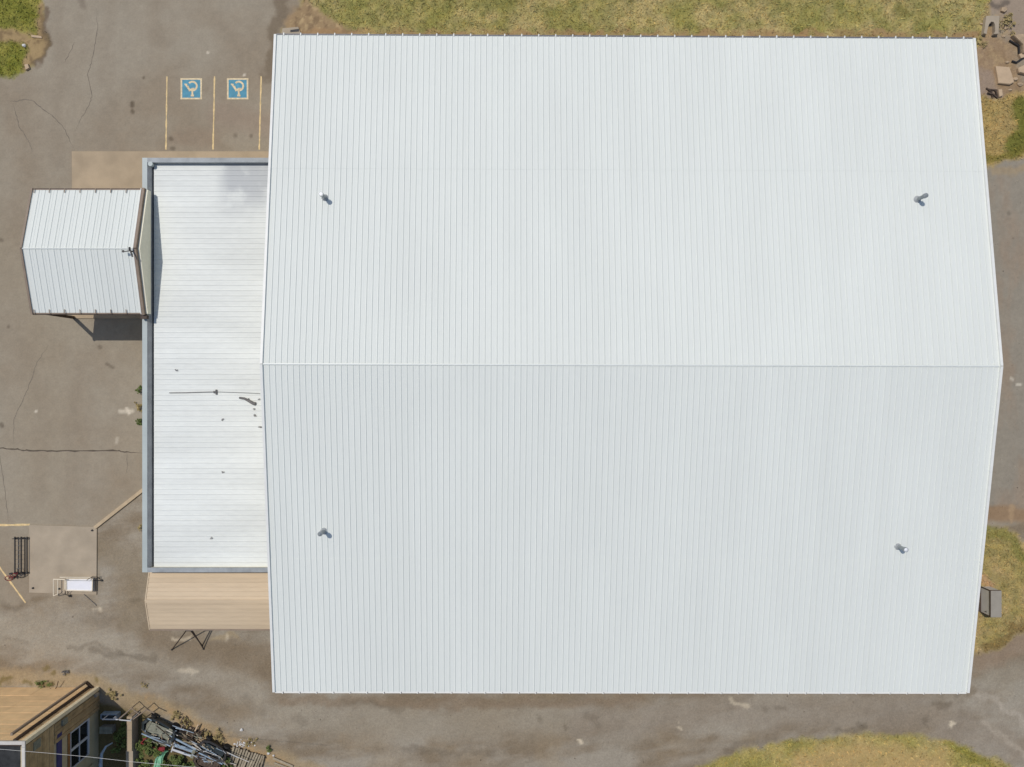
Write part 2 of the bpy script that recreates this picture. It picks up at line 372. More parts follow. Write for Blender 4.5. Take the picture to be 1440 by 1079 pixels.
    # yard behind the scrap: dark soil and plants
    yard = [(128,985),(185,1000),(240,1032),(300,1058),(350,1080),(420,1120),(420,1200),(128,1200)]
    blend(sm(poly_sd(wx, wy, yard), -4, 5), c(104,94,62), .95)
    # ---- east side
    blend(sm(poly_sd(wx, wy, E_DIRT), -6, 8), c(154,132,106), .95)
    tt2 = np.clip((n2-.5)*3+.5, 0, 1)
    blend(sm(poly_sd(wx, wy, E_DIRT), -6, 8)*tt2, c(132,110,84), .6); blend(sm(poly_sd(wx, wy, E_DIRT), -6, 8)*np.clip((fbm(px, py, 7, 71, 3)-.5)*5, 0, 1), c(172,150,116), .55); blend(sm(line_d(wx, wy, [(1408,20),(1418,30),(1416,42)]), 13, 4)*np.clip(n3*2.2-.5, 0, 1), c(178,152,106), .9); blend(sm(line_d(wx, wy, [(1384,45),(1374,70)]), 10, 3), c(170,146,110), .5)
    blend(sm(poly_sd(wx, wy, [(1382,-80),(1600,-80),(1600,60),(1425,60),(1402,20),(1386,18)]), -6, 6), c(148,134,119), 1)
    blend(sm(line_d(wx, wy, [(1392,6),(1404,8),(1412,2)]), 7, 2), c(98,90,82), .8)
    blend(sm(poly_sd(wx, wy, [(1370,95),(1396,100),(1402,120),(1412,145),(1396,158),(1376,150)]), -4, 6), c(149,132,116), 1)
    blend(sm(poly_sd(wx, wy, E_ROAD), -5, 6), c(140,134,123), 1)
    blend(sm(poly_sd(wx, wy, E_ROAD), -5, 6)*np.clip((fbm(px*2.2, py, 50, 41)-.45)*4, 0, 1), c(143,128,112), .7)
    blend(sm(line_d(wx, wy, [(1400,240),(1470,236)]), 9, 2), c(160,140,108), .5)
    for (a, b, rr, s) in [((1430,541),(1435,541),2,.8),((1422,532),(1424,534),1.5,.6),((1418,300),(1419,302),2.5,-.5)]:
        blend(sm(line_d(hx, hy, [a, b]), rr+1.2, rr*.3), c(200,194,180) if s > 0 else c(96,90,80), abs(s))
    blend(sm(line_d(wx, wy, [(1380,724),(1430,722),(1480,728)]), 17, 6), c(142,120,96), .95)
    blend(sm(line_d(wx, wy, [(1423,712),(1424,735)]), 5, 1), c(170,146,116), .5)
    # ---- grass
    Gm = np.zeros(px.shape)
    def grass(poly, c1, c2, c3, soft=5):
        nonlocal Gm
        m_ = sm(poly_sd(wx, wy, poly), -soft, soft)
        a_ = np.clip((fbm(px, py, 34, 51)-.5)*3.4+.5, 0, 1)[..., None]; b_ = np.clip((n2-.5)*3.4+.5, 0, 1)[..., None]
        d_ = np.clip((fbm(px+px*.0, py*1.3, 9, 57, 3)-.5)*3.2, -.5, .5)[..., None]
        col = ((c1*(1-a_)+c2*a_)*(1-.45*b_)+c3*.45*b_)*(1+.22*d_*np.array([1.15,1.0,.8]))
        C[:] = C*(1-m_[..., None])+col*m_[..., None]
        Gm = np.maximum(Gm, m_)
    grass(G_TL, c(122,124,54), c(150,144,78), c(100,104,36), 3)
    k = sm(line_d(wx, wy, [(-60,52),(20,52),(46,60),(46,85),(40,100)]), 14, 5)+sm(line_d(wx, wy, [(56,10),(60,40),(54,75)]), 11, 3)
    k = np.clip(k, 0, 1)*Gm; blend(k, c(156,134,100), .95); blend(k*np.clip((fbm(px, py, 6, 73, 3)-.5)*5, 0, 1), c(112,94,70), .7); Gm = Gm*(1-.8*k)
    blend(sm(line_d(wx, wy, [(62,15),(66,45),(60,75),(52,95)]), 7, 1), c(100,84,68), .75)
    grass(G_TOP, c(150,144,88), c(174,160,112), c(122,124,62), 3)
    k2 = sm(poly_sd(wx, wy, [(396,60),(404,30),(424,-10),(440,10),(478,34),(520,60)]), -5, 6)
    blend(k2, c(148,126,98), .95); blend(k2*np.clip((fbm(px, py, 6, 74, 3)-.52)*6, 0, 1), c(178,156,120), .7); blend(k2*np.clip((fbm(px, py, 8, 76, 3)-.52)*6, 0, 1), c(110,92,72), .6); Gm = Gm*(1-.8*k2)
    k3 = sm(line_d(px, wy, [(425,49),(1372,51)]), 9, 3)*np.clip(n2*2.2-.2, 0, 1); blend(k3, c(152,124,92), .85); Gm = Gm*(1-.6*k3)
    for (a, b, rr, s) in [((1264,12),(1270,18),6,.5),((1290,18),(1300,20),6,.35),((1362,30),(1366,36),8,.3),((790,34),(800,38),6,.3)]:
        blend(sm(line_d(wx, wy, [a, b]), rr+4, rr*.2), c(104,100,46), s)
    blend(sm(line_d(wx, wy, [(1382,30),(1388,10),(1392,40)]), 6, 2), c(160,140,100), .6)
    grass(G_R1, c(172,150,98), c(172,150,102), c(152,135,84), 5)
    blend(sm(line_d(wx, wy, [(1437,150),(1440,190),(1425,205)]), 19, 8), c(104,108,46), .9)
    blend(sm(line_d(wx, wy, [(1388,226),(1412,218),(1440,212)]), 7, 2), c(112,108,48), .7)
    grass(G_R2, c(160,145,92), c(172,152,108), c(132,125,76), 7)
    blend(sm(line_d(wx, wy, [(1388,748),(1410,755),(1440,780)]), 12, 4), c(122,122,62), .7)
    blend(sm(line_d(wx, wy, [(1384,912),(1412,898),(1450,870)]), 9, 3), c(122,104,66), .8)
    blend(sm(line_d(wx, wy, [(1383,815),(1388,822)]), 9, 3), c(178,146,112), .8)
    grass(G_BR, c(156,147,88), c(174,158,106), c(130,126,66), 6)
    kb = sm(poly_sd(wx, wy, [(1105,1100),(1120,1062),(1170,1048),(1240,1046),(1320,1052),(1340,1064),(1350,1120)]), -14, 16)*np.clip(.45+n2*1.1, 0, 1)
    blend(kb, c(178,152,106), .75); Gm = Gm*(1-.5*kb)
    blend(sm(line_d(wx, wy, [(1330,1048),(1360,1060),(1395,1082)]), 10, 3), c(122,120,48), .6)
    # the dark soil line where grass meets gravel
    # overall fine dapple
    dap = 1+(n3-.5)*.16+(n2-.5)*.10+(n4-.5)*.05
    return C*dap[..., None]*np.array([1.045,1.01,.945]), Gm

# grid of cells; cells under the hall floor are left out because the hall has its own slab
cell = 0.11
xs = np.arange(-45.5, 45.5+cell, cell); ys = np.arange(-35.0, 35.0+cell, cell)
GX, GY = np.meshgrid(xs, ys, indexing='ij')
PX = GX/H*1000+720; PY = 539.5-GY/H*1000
CF, GM = field(PX, PY)
relief = (fbm(PX, PY, 9, 61, 4)-.5)
Z = np.zeros_like(GX)
gs_all = sm(poly_sd(PX, PY, S_POLY), -1, 4)
Z += relief*(0.05*gs_all+0.10*GM)
Z = np.clip(Z, -0.05, 0.06)-0.0
nx, ny = GX.shape
cx = (GX[:-1,:-1]+cell/2); cy = (GY[:-1,:-1]+cell/2); cpx = cx/H*1000+720; cpy = 539.5-cy/H*1000
hide = (cx > X(404)) & (cx < X(1270)) & (cy < Y(140)) & (cy > Y(900))
kind = np.zeros(cx.shape, int)                       # 0 parking lot
kind[poly_sd(cpx, cpy, S_POLY) > 0] = 1              # gravel road
kind[(cpx > 1250) & (cpy > 205) & (cpy < 740)] = 2   # east driveway
dirt = (poly_sd(cpx, cpy, E_DIRT) > 0) | (np.abs(line_d(cpx, cpy, [(-80,956),(60,955),(150,966),(185,988),(235,1000),(300,1032),(370,1060),(470,1100)])) < 14) | (poly_sd(cpx, cpy, [(128,985),(185,1000),(240,1032),(300,1058),(350,1080),(420,1120),(420,1200),(128,1200)]) > 0)
kind[dirt] = 3
gmc = GM[:-1,:-1]; kind[gmc > 0.45] = 4
kind[hide] = -1
names = ['parking_lot', 'gravel_road', 'east_driveway', 'dirt_verge', 'grass_ground']
fm = [field_mat('sun_bleached_asphalt', 0.92, 0.14, 0.008, 7, 45), field_mat('packed_gravel', 0.95, 0.22, 0.02, 6, 24),
      field_mat('gravelly_driveway', 0.95, 0.12, 0.012, 4, 30), field_mat('dry_dirt', 0.97, 0.24, 0.03, 5, 20), field_mat('grassy_soil', 0.97, 0.26, 0.04, 6, 18)]
ground_objs = {}
idx = np.arange(nx*ny).reshape(nx, ny)
for kk, nm in enumerate(names):
    sel = kind == kk
    if not sel.any(): continue
    q = np.stack([idx[:-1,:-1][sel], idx[1:,:-1][sel], idx[1:,1:][sel], idx[:-1,1:][sel]], 1)
    uniq, inv = np.unique(q.ravel(), return_inverse=True); q = inv.reshape(-1, 4)
    co = np.stack([GX.ravel()[uniq], GY.ravel()[uniq], Z.ravel()[uniq]], 1).astype(np.float32)
    me = bpy.data.meshes.new(nm); me.vertices.add(len(co)); me.vertices.foreach_set('co', co.ravel())
    me.loops.add(q.size); me.loops.foreach_set('vertex_index', q.ravel().astype(np.int32))
    me.polygons.add(len(q)); me.polygons.foreach_set('loop_start', np.arange(0, q.size, 4, dtype=np.int32))
    me.update(calc_edges=True); me.validate()
    at = me.color_attributes.new('tint', 'FLOAT_COLOR', 'POINT')
    cc = np.ones((len(co), 4), np.float32); cc[:, :3] = CF.reshape(-1, 3)[uniq]; at.data.foreach_set('color', cc.ravel())
    me.polygons.foreach_set('use_smooth', np.ones(len(q), bool))
    me.materials.append(fm[kk]); ground_objs[nm] = link(nm, me, kind='structure')
# wide ground beyond
far = MB(); R = 1500
for a, b, c_, d_ in [(-R,R,34.9,R),(-R,R,-R,-34.9),(-R,-45.4,-34.9,34.9),(45.4,R,-34.9,34.9)]:
    far.quad((a,c_,-.06),(b,c_,-.06),(b,d_,-.06),(a,d_,-.06))
far.build('ground', mat('dry_field', A(146,134,96), 0.95, 0.25, 0.08, 0.02, c2=A(120,116,62)), kind='structure')

# ------------------------------------------------------------------ cracks and painted marks on the lot
lot = ground_objs['parking_lot']
def ribbon(pts, w, z, jit=0.6, taper=False, seed=0, sub=6):
    rr = random.Random(seed); p2 = []
    for (a, b) in zip(pts[:-1], pts[1:]):
        for i in range(sub):
            t = i/sub; p2.append((a[0]+(b[0]-a[0])*t+rr.uniform(-jit, jit), a[1]+(b[1]-a[1])*t+rr.uniform(-jit, jit)))
    p2.append(pts[-1]); m = MB(); L_ = []; n = len(p2)
    for i, p in enumerate(p2):
        a = Vector(p2[max(0, i-1)]); b = Vector(p2[min(n-1, i+1)]); d = (b-a).normalized(); nn = Vector((-d.y, d.x))
        ww = w*(1+(rr.uniform(-.35, .35) if jit else 0))/2
        if taper: ww *= max(.15, min(1, 3*(1-abs(2*i/(n-1)-1))))
        q = P(p[0]+nn.x*ww, p[1]+nn.y*ww); s_ = P(p[0]-nn.x*ww, p[1]-nn.y*ww)
        m.v += [(q.x, q.y, z), (s_.x, s_.y, z)]
    for i in range(n-1): m.f.append((2*i, 2*i+1, 2*i+3, 2*i+2))
    return m
for i, (pts, w, mt) in enumerate([
    ([(-60,628),(0,630),(25,632),(40,634),(80,634),(130,634),(165,634),(180,636),(203,637)], 1.9, M_crack),
    ([(10,142),(20,143),(35,140),(46,142),(58,152),(75,164),(90,180),(98,198),(105,212)], 1.1, M_crackf),
    ([(18,145),(22,160),(26,172),(26,178),(34,188),(42,202),(45,216)], .9, M_crackf),
    ([(136,12),(137,40),(133,65),(128,90),(123,105),(129,135),(126,147),(115,165),(106,185)], .9, M_crackf),
    ([(105,60),(98,75),(90,88)], .8, M_crackf),
    ([(68,485),(52,510),(44,535),(34,558),(20,590),(18,625)], .8, M_crackf),
    ([(0,640),(4,670),(8,700),(12,735)], .8, M_crackf),
    ([(178,636),(180,655),(176,668)], .7, M_crackf)]):
    ribbon(pts, w, 0.004, 0.8, True, i).build('crack', mt, lot)
def flatbar(m, a, b, w, z):
    a = Vector(a); b = Vector(b); d = (b-a).normalized(); n = Vector((-d.y, d.x))*w/2
    q = [P(*(a+n)), P(*(a-n)), P(*(b-n)), P(*(b+n))]
    m.quad(*[(p.x, p.y, z) for p in q]); return m
for a, b in [((234.8,107.5),(233.4,210.5)), ((301.8,107.5),(299.6,210.5)), ((367.3,107.5),(364.6,210.5))]:
    ribbon([a, b], 1.9, 0.005, 0.12, False, int(a[0]), 24).build('parking_line', M_line, lot)
ribbon([(-60,739.5),(42,738)], 2.4, 0.005, 0.1, False, 3, 20).build('parking_line', M_line, lot)
ribbon([(-30,758),(36,848)], 2.3, 0.005, 0.1, False, 4, 20).build('parking_line', M_line, lot)
def symbol(ox, label):
    t = thing('accessible_parking_symbol', label, 'pavement marking', 'accessible parking symbols')
    t.location = (X(ox), Y(125), 0)
    def loc(m):
        m.v = [(v[0]-t.location.x, v[1]-t.location.y, v[2]) for v in m.v]; return m
    x0, x1, y0, y1 = ox-15, ox+15, 110.2, 140
    m = MB(); q = [P(x0,y0),P(x0,y1),P(x1,y1),P(x1,y0)]; m.quad(*[(p.x,p.y,.005) for p in q]); loc(m).build('blue_square', M_blue, t)
    m = MB(); w = 2.3
    for a, b in [((x0-.2,y0+w/2),(x1+.2,y0+w/2)), ((x0-.2,y1-w/2),(x1+.2,y1-w/2))]: flatbar(m, a, b, w, .010)
    for a, b in [((x0+w/2,y0+w),(x0+w/2,y1-w)), ((x1-w/2,y0+w),(x1-w/2,y1-w))]: flatbar(m, a, b, w, .010)
    loc(m).build('border', M_border, t)
    m = MB(); k = 26; cx_, cy_ = ox+1.6, 121.3
    for i in range(k):
        a0 = math.radians(-150+322*i/k+12); a1 = math.radians(-150+322*(i+1)/k+12)
        pts = [(cx_+math.cos(a)*r, cy_+math.sin(a)*r) for a, r in ((a0, 4.9), (a0, 7.5), (a1, 7.5), (a1, 4.9))]
        m.quad(*[(X(p[0]), Y(p[1]), .010) for p in pts])
    loc(m).build('wheel_ring', M_border, t)
    m = MB()
    flatbar(m, (ox-9.6,118.6), (ox-5.6,119.2), 1.9, .013); flatbar(m, (ox-8.2,118.6), (ox-1.5,128.2), 2.2, .016)
    flatbar(m, (ox-3.5,127.6), (ox+4.6,124.8), 2.6, .019); flatbar(m, (ox+1.4,124.0), (ox+1.8,136), 2.5, .022); flatbar(m, (ox-.6,134.6), (ox+4,134.9), 2.6, .025)
    loc(m).build('seated_figure', M_border, t)
symbol(269, 'blue square with a wheelchair figure painted in the left parking bay')
symbol(334.3, 'blue square with a wheelchair figure painted in the bay beside the big hall')

# ------------------------------------------------------------------ concrete
def slab(name, pts, z0, z1, m, **kw):
    q = [(X(a), Y(b)) for a, b in pts]
    return MB().prism(q, z0, z1).build(name, m, **kw)
entry = slab('concrete_walk', [(102,213.5),(384,213.5),(384,228),(212,228),(212,448),(103,448)], -0.1, 0.09, M_conc, kind='structure')
slab('loading_pad', [(42,738),(137,741),(136.5,836),(42,833)], -0.1, 0.09, M_conc2, kind='structure')
m = MB()
a = P(134,742); b = P(204,687)
m.bar((a.x,a.y,.03),(b.x,b.y,.03), .25, .22); m.build('kerb', M_kerb, kind='structure')
for bx, by in [(130.8,745.5),(47.8,826.5),(84.7,827.5)]:
    p = P(bx, by); MB().tube([(p.x,p.y,.09),(p.x,p.y,.17)], .075, 8).build('anchor_post', M_dark, label={130.8:'short dark post at the north-east corner of the loading pad',47.8:'short dark post at the south-west corner of the loading pad',84.7:'short dark post beside the white rails of the cart'}[bx], cat='post', group='short posts on the loading pad')

# ------------------------------------------------------------------ the gym hall
hall = thing('sports_hall', 'huge hall under a white ribbed metal gable roof', 'building')
RE, RR = 0.130, 0.182
NW, NE, SE, SW = P(388.5,49.5,RE), P(1368,55,RE), P(1359.5,973.5,RE), P(386.5,972.5,RE)
RW, REt = P(369,512,RR), P(1406.5,515,RR)
NP = 123
def panel(e0, e1, r0, r1, name, shade=0):
    """one roof pan from eave (e0,e1) up to ridge (r0,r1) with a raised seam on its west edge and a lap half way"""
    m = MB(); ns = 3
    prof = [(0.0,0.0),(0.010,.040),(0.036,.040),(0.066,0.0),(0.16,0.001),(0.18,.006),(0.2,.001),(0.28,0.001),(0.30,.006),(0.32,.001),(0.384,0.0)]
    wtot = (e1-e0).length
    lap = .42
    rows = [(0,0.0),(lap*.5,.003),(lap,0.0),(lap,-.010),(.7,-.007),(1,-.010)]
    for (t, dz) in rows:
        a = r0.lerp(e0, 1-t) if True else None
        a = e0.lerp(r0, t); b = e1.lerp(r1, t)
        for (u, h) in prof:
            q = a.lerp(b, u/.384); m.v.append((q.x, q.y, q.z+h+(dz if t else 0)))
    k = len(prof)
    for r in range(len(rows)-1):
        for i in range(k-1):
            m.f.append((r*k+i, r*k+i+1, (r+1)*k+i+1, (r+1)*k+i))
    # eave lip
    n = len(m.v)
    for (u, h) in prof:
        q = e0.lerp(e1, u/.384); m.v.append((q.x, q.y, q.z-.05))
    for i in range(k-1): m.f.append((i, n+i, n+i+1, i+1))
    return m
for (ea, eb, up) in ((NW, NE, 1), (SW, SE, -1)):
    for i in range(NP):
        t0, t1 = i/NP, (i+1)/NP
        e0, e1 = ea.lerp(eb, t0), ea.lerp(eb, t1); r0, r1 = RW.lerp(REt, t0), RW.lerp(REt, t1)
        j = random.uniform(-.002, .002)
        for v in (e0, e1, r0, r1): v.z += j
        mm = panel(e0, e1, r0, r1, '')
        if up < 0: mm.f = [f[::-1] for f in mm.f]
        mm.build('roof_panel', M_white, hall)
# ridge cap, rake trims, eave trims
m = MB(); o = Vector((0,0,.043))
for sgn in (1, -1):
    a = RW+o; b = REt+o; d = Vector((0, sgn*.05, -.008))
    q = [a, b, b+d, a+d]; m.quad(*(q if sgn < 0 else q[::-1]))
m.build('ridge_cap', M_ridge, hall)
for (e, r) in ((NW, RW), (SW, RW), (NE, REt), (SE, REt)):
    sgn = -1 if r is RW else 1
    mm = MB(); off = Vector((sgn*.05, 0, -.04)); mm.bar(e+off, r+off, .16, .30)
    mm.build('rake_trim', M_trim, hall)
m = MB(); m.bar(NW+Vector((0,.075,-.10)), NE+Vector((0,.075,-.10)), .09, .16); m.build('gutter', M_gutterd, hall)
m = MB(); m.bar(SW+Vector((0,-.07,-.12)), SE+Vector((0,-.07,-.12)), .12, .17); m.build('gutter', M_trim, hall)
sm_ = MB().box(-.035,.035,-.03,.15,-.03,.045).mesh('gutter_strap', M_trim)
ss_ = MB().box(-.03,.03,-.15,.03,-.03,.01).mesh('gutter_strap', M_trim)
sk_ = MB().box(.04,.075,-.14,-.05,-.05,-.01).mesh('gutter_clip', M_gutterd)
for i in range(41):
    t = (1.35+3*i)/NP
    link('gutter_strap', sm_, hall, NW.lerp(NE, t))
    s_ = link('gutter_strap', ss_, hall, SW.lerp(SE, t))
    link('clip', sk_, s_)
# hidden but real walls and floor
x0, x1, y1, y0 = NW.x+.45, NE.x-.9, NW.y-.35, SW.y+.35
zE = RE*H-.15
mw = MB(); mw.box(x0,x1,y1-.2,y1,-.1,zE); mw.build('wall', M_wall, hall)
mw = MB(); mw.box(x0,x1,y0,y0+.2,-.1,zE); mw.build('wall', M_wall, hall)
for xa in (x0, x1-.2):
    mw = MB(); ym = RW.y
    pr = [(y0+.2,-.1),(y1-.2,-.1),(y1-.2,zE),(ym,RR*H-.2),(y0+.2,zE)]
    n = 0; mw.v = [(xa, p[0], p[1]) for p in pr]+[(xa+.2, p[0], p[1]) for p in pr]
    mw.f = [(4,3,2,1,0),(5,6,7,8,9)]+[(i,(i+1)%5,5+(i+1)%5,5+i) for i in range(5)]
    mw.build('wall', M_wall, hall)
MB().box(x0+.2,x1-.2,y0+.2,y1-.2,-.1,.05).build('floor_slab', M_conc2, hall)
# dark concrete footing step visible at the north-west corner
slab('footing_block', [(398,41),(420,39),(424,50),(396,50)], -0.05, 0.12, M_conc2, label='small grey concrete footing by the hall\'s north-west corner', cat='footing')
slab('drain_grate', [(409,43.5),(421,42),(421,45.5),(409,46.5)], 0.12, 0.14, M_dark, label='black grate on the small grey footing beside the hall', cat='grate')

def roof_z(x, y):
    yr = RW.y; ye = NW.y if y > yr else SW.y
    t = (y-yr)/(ye-yr); return RR*H+(RE-RR)*H*t
def vent(bx, by, style):
    r = .15
    for _ in range(6):
        p = P(bx, by, r); r = roof_z(p.x, p.y)/H
    z = roof_z(p.x, p.y); p = Vector((p.x, p.y, z))
    v = MB().tube([p+Vector((0,0,-.05)), p+Vector((0,0,.82))], .12, 14).build('vent_pipe', M_galv, hall, smooth=False)
    MB().tube([p+Vector((0,0,0)), p+Vector((0,0,.05)), p+Vector((0,0,.16))], .24, 14, r2=.135).build('flashing_boot', M_inner, v)
    c = MB().tube([p+Vector((0,0,.80)), p+Vector((0,0,1.0))], .155, 14)
    c.build('vent_cap', M_galv, v)
    if style == 1:
        MB().tube([p+Vector((0,0,1.003)), p+Vector((0,0,1.02))], .105, 14).build('cap_lid', M_cwhite, v)
    else:
        MB().tube([p+Vector((0,0,1.002)), p+Vector((0,0,1.05)), p+Vector((0,0,1.10))], .13, 12, r2=.03).build('cap_lid', M_galv if style == 2 else M_cwhite, v)
vent(457,278.5,1); vent(1290,280.5,2); vent(455.5,746.8,2); vent(1262.5,768.5,3)
# wind-worn mark where the coating is brighter
# ------------------------------------------------------------------ annex with the low white roof
an = thing('annex_building', 'low flat annex with white ribbed roof inside a grey parapet', 'building')
ra, rp = .068, .075
za, zp = ra*H, rp*H
ax0 = X(216.5, ra); ax1 = x0-.02; ayN = Y(231.5, ra); ayS = Y(797.5, ra)
W0, W1 = X(200, rp), X(207, rp); N0, N1 = Y(222, rp), Y(228.5, rp); S0, S1 = Y(805, rp), Y(798.5, rp)
NA = 77; pw = (ayN-ayS)/NA
prof = [(0,0),(.008,.022),(.04,.022),(.075,0),(.2,.0),(.22,.005),(.24,0),(pw,0)]
mm = MB(); k = len(prof)
nseg = 4
for s_ in range(nseg+1):
    for (u, h) in prof: mm.v.append((ax0+(ax1-ax0)*s_/nseg, -u, h))
for s_ in range(nseg):
    for i in range(k-1): mm.f.append((s_*k+i, s_*k+i+1, (s_+1)*k+i+1, (s_+1)*k+i))
n = len(mm.v); mm.v += [(ax0,0,-.06),(ax0,-pw,-.06)]; mm.f.append((0, k-1, n+1, n))
pm = mm.mesh('roof_panel', M_low)
for i in range(NA):
    o_ = link('roof_panel', pm, an, (0, ayN-i*pw, za+random.uniform(-.003,.003)))
    o_.rotation_euler.x = random.uniform(-.012, .012)
# parapets: flat coping, sloping inner flashing, dark box gutter at the foot
MB().box(W0,W1,S0,N0,zp-.08,zp).build('coping', M_cap, an)
MB().box(W1,ax1,N1,N0,zp-.08,zp).build('coping', M_capN, an)
MB().box(W1,ax1,S0,S1,zp-.08,zp).build('coping', M_capN, an)
g0 = X(213.3, .0695); gzi = .0695*H
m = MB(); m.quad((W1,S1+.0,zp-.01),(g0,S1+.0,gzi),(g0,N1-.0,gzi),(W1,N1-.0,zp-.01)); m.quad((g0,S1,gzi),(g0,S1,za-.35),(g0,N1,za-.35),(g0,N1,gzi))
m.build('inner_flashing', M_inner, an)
g1 = ax0+.01
MB().box(g0+.002,g1+.02,ayS,N1-.01,za-.40,za-.34).build('box_gutter', M_dark, an)
for i in range(9):   # upstand joints on the flashing
    yy = ayS+(ayN-ayS)*(i+.5)/9
    a = Vector((W1,yy,zp-.005)); b = Vector((g0,yy,gzi+.004)); MB().bar(a, b, .05, .02).build('flashing_joint', M_inner, an)
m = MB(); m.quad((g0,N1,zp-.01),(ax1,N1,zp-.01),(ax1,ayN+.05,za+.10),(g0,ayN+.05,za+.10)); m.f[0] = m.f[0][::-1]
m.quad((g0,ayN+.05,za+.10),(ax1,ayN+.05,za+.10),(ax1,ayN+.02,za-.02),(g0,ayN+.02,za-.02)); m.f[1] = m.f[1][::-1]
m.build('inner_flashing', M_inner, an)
m = MB(); m.quad((g1,S1,zp-.01),(ax1,S1,zp-.01),(ax1,ayS-.02,za+.02),(g1,ayS-.02,za+.02)); m.build('inner_flashing', M_low, an)
p = P(211.3,230.5,.0752); MB().tube([(p.x,p.y,zp-.25),(p.x,p.y,zp+.02)], .17, 14).build('corner_drain', M_cap, an)
MB().box(W0+.06,W0+.3,S0+.06,N0-.06,-.1,zp-.08).build('wall', M_cream, an)
MB().box(W0+.3,ax1,N0-.3,N0-.06,-.1,zp-.08).build('wall', M_cream, an)
MB().box(W0+.3,ax1,S0+.06,S0+.3,-.1,zp-.08).build('wall', M_cream, an)
MB().box(W0+.3,ax1,S0+.3,N0-.3,-.05,.06).build('floor_slab', M_conc2, an)
def rp3(px, py, dz=.05): q = P(px, py, ra); return Vector((q.x, q.y, za+dz))
mm = MB().tube([rp3(238.5,552.6,.05), rp3(262,552.4), rp3(285,551.6), rp3(301,551.3,.06)], .028, 6).tube([rp3(306,551.2,.06), rp3(330,552,.05), rp3(350,552.8), rp3(366,553.6,.05)], .016, 6)
mm.build('roof_cable', M_stick, label='long thin grey cable lying across the low white roof', cat='cable')
m = MB(); m.bar(rp3(304.5,548,.07), rp3(304.8,555,.07), .09, .09); m.bar(rp3(301.5,553,.06), rp3(301.5,550,.06), .09,.05); m.build('cable_clamp', M_stick, label='small grey clamp joining the cable on the low roof', cat='clamp')
mm = MB().tube([rp3(337,559.5,.07), rp3(344,560.5,.09), rp3(350,563.5,.1), rp3(356,567,.1), rp3(359.5,568,.08)], .07, 6, r2=.13)
mm.tube([rp3(346,562,.08), rp3(351,560.5,.12)], .03, 5)
mm.build('fallen_branch', M_stick, label='short grey branch lying on the low roof near the hall', cat='branch')
for i, (a, b, lab) in enumerate([(357.5,575.5,'tiny grey leaf scrap below the fallen branch'),(359,584,'grey leaf scrap by the hall edge of the low roof'),(313,590,'small dark leaf scrap in the middle of the low roof'),(248.5,520.5,'curled dark leaf scrap near the west parapet'),(314.5,663.5,'lone leaf scrap low on the white annex roof'),(297,757,'leaf scrap near the south parapet of the annex'),(366.5,601,'long pale smear of leaves against the hall edge'),(365,561.5,'faint leaf scrap right of the branch')]):
    m = MB(); c_ = rp3(a, b, .04); rr = random.Random(i)
    for k_ in range(4):
        q = c_+Vector((rr.uniform(-.09,.09), rr.uniform(-.05,.05), .02)); d = rr.uniform(0, 6.28); s_ = rr.uniform(.035,.08)
        u = Vector((math.cos(d)*s_, math.sin(d)*s_, .03)); w_ = Vector((-math.sin(d)*s_*.5, math.cos(d)*s_*.5, 0))
        m.quad(q-u-w_, q+u-w_, q+u+w_, q-u+w_)
    m.build('leaf_litter', M_leafdead, label=lab, cat='dead leaves', group='leaf scraps on the low roof')

# ------------------------------------------------------------------ entrance canopy
ca = thing('entrance_canopy', 'small white gabled canopy with brown edges over the entrance', 'canopy')
re_, rr_ = .085, .105
cxW = X(46.5, re_); cxE = X(199, re_); cyN = Y(267.5, re_); cyS = Y(440, re_); ridgeY = (cyN+cyS)/2; cze, czr = re_*H, rr_*H
cxE_r = cxE - .0
NC = 18
for (ye) in (cyN, cyS):
    for i in range(NC):
        xa = cxW+(cxE-cxW)*i/NC; xb = cxW+(cxE-cxW)*(i+1)/NC
        e0, e1, r0, r1 = Vector((xa,ye,cze)), Vector((xb,ye,cze)), Vector((xa,ridgeY,czr)), Vector((xb,ridgeY,czr))
        mm = MB(); w_ = xb-xa; pr = [(0,0),(.008,.034),(.034,.034),(.062,0),(w_*.5-.02,0),(w_*.5,.014 if i % 2 else .006),(w_*.5+.02,0),(w_,0)]
        for (a_, b_) in ((e0, e1), (r0, r1)):
            for u, h in pr: q = a_.lerp(b_, u/w_); mm.v.append((q.x,q.y,q.z+h))
        k = len(pr)
        for j in range(k-1): mm.f.append((j, j+1, k+j+1, k+j))
        if ye == cyS: pass
        else: mm.f = [f[::-1] for f in mm.f]
        mm.build('roof_panel', M_white, ca)
MB().bar((cxW,ridgeY,czr+.045),(cxE,ridgeY,czr+.045), .05, .03).build('ridge_cap', M_ridge, ca)
for ye, s_ in ((cyN,1),(cyS,-1)):
    MB().box(cxW-.1,cxE+.25,min(ye,ye+s_*.07),max(ye,ye+s_*.07),cze-.28,cze+.0).build('eave_fascia', M_brown, ca)
    MB().box(cxW-.1,cxE+.25,min(ye+s_*.08,ye+s_*.13),max(ye+s_*.08,ye+s_*.13),cze-.2,cze-.03).build('gutter', M_browndk, ca)
    for i in range(7):
        q = P(49.2+21.55*i, 270 if s_ > 0 else 438, re_)
        a = Vector((q.x, ye+s_*.08, cze+.09)); b = Vector((q.x, ye-s_*.22, cze+.03+.22*(czr-cze)/abs(ridgeY-cyN)+.05))
        MB().bar(a, b, .045, .04).build('snow_bracket', M_brown, ca)
for xa, w_, mt, nm in ((cxW-.06,.14,M_brown,'rake_trim'), (cxE+.13,.22,M_brown,'rake_trim')):
    for ye in (cyN, cyS):
        s_ = 1 if ye == cyN else -1
        MB().bar((xa,ye+s_*.12,cze-.06),(xa,ridgeY,czr-.04+.02), w_, .26).build(nm, mt, ca)
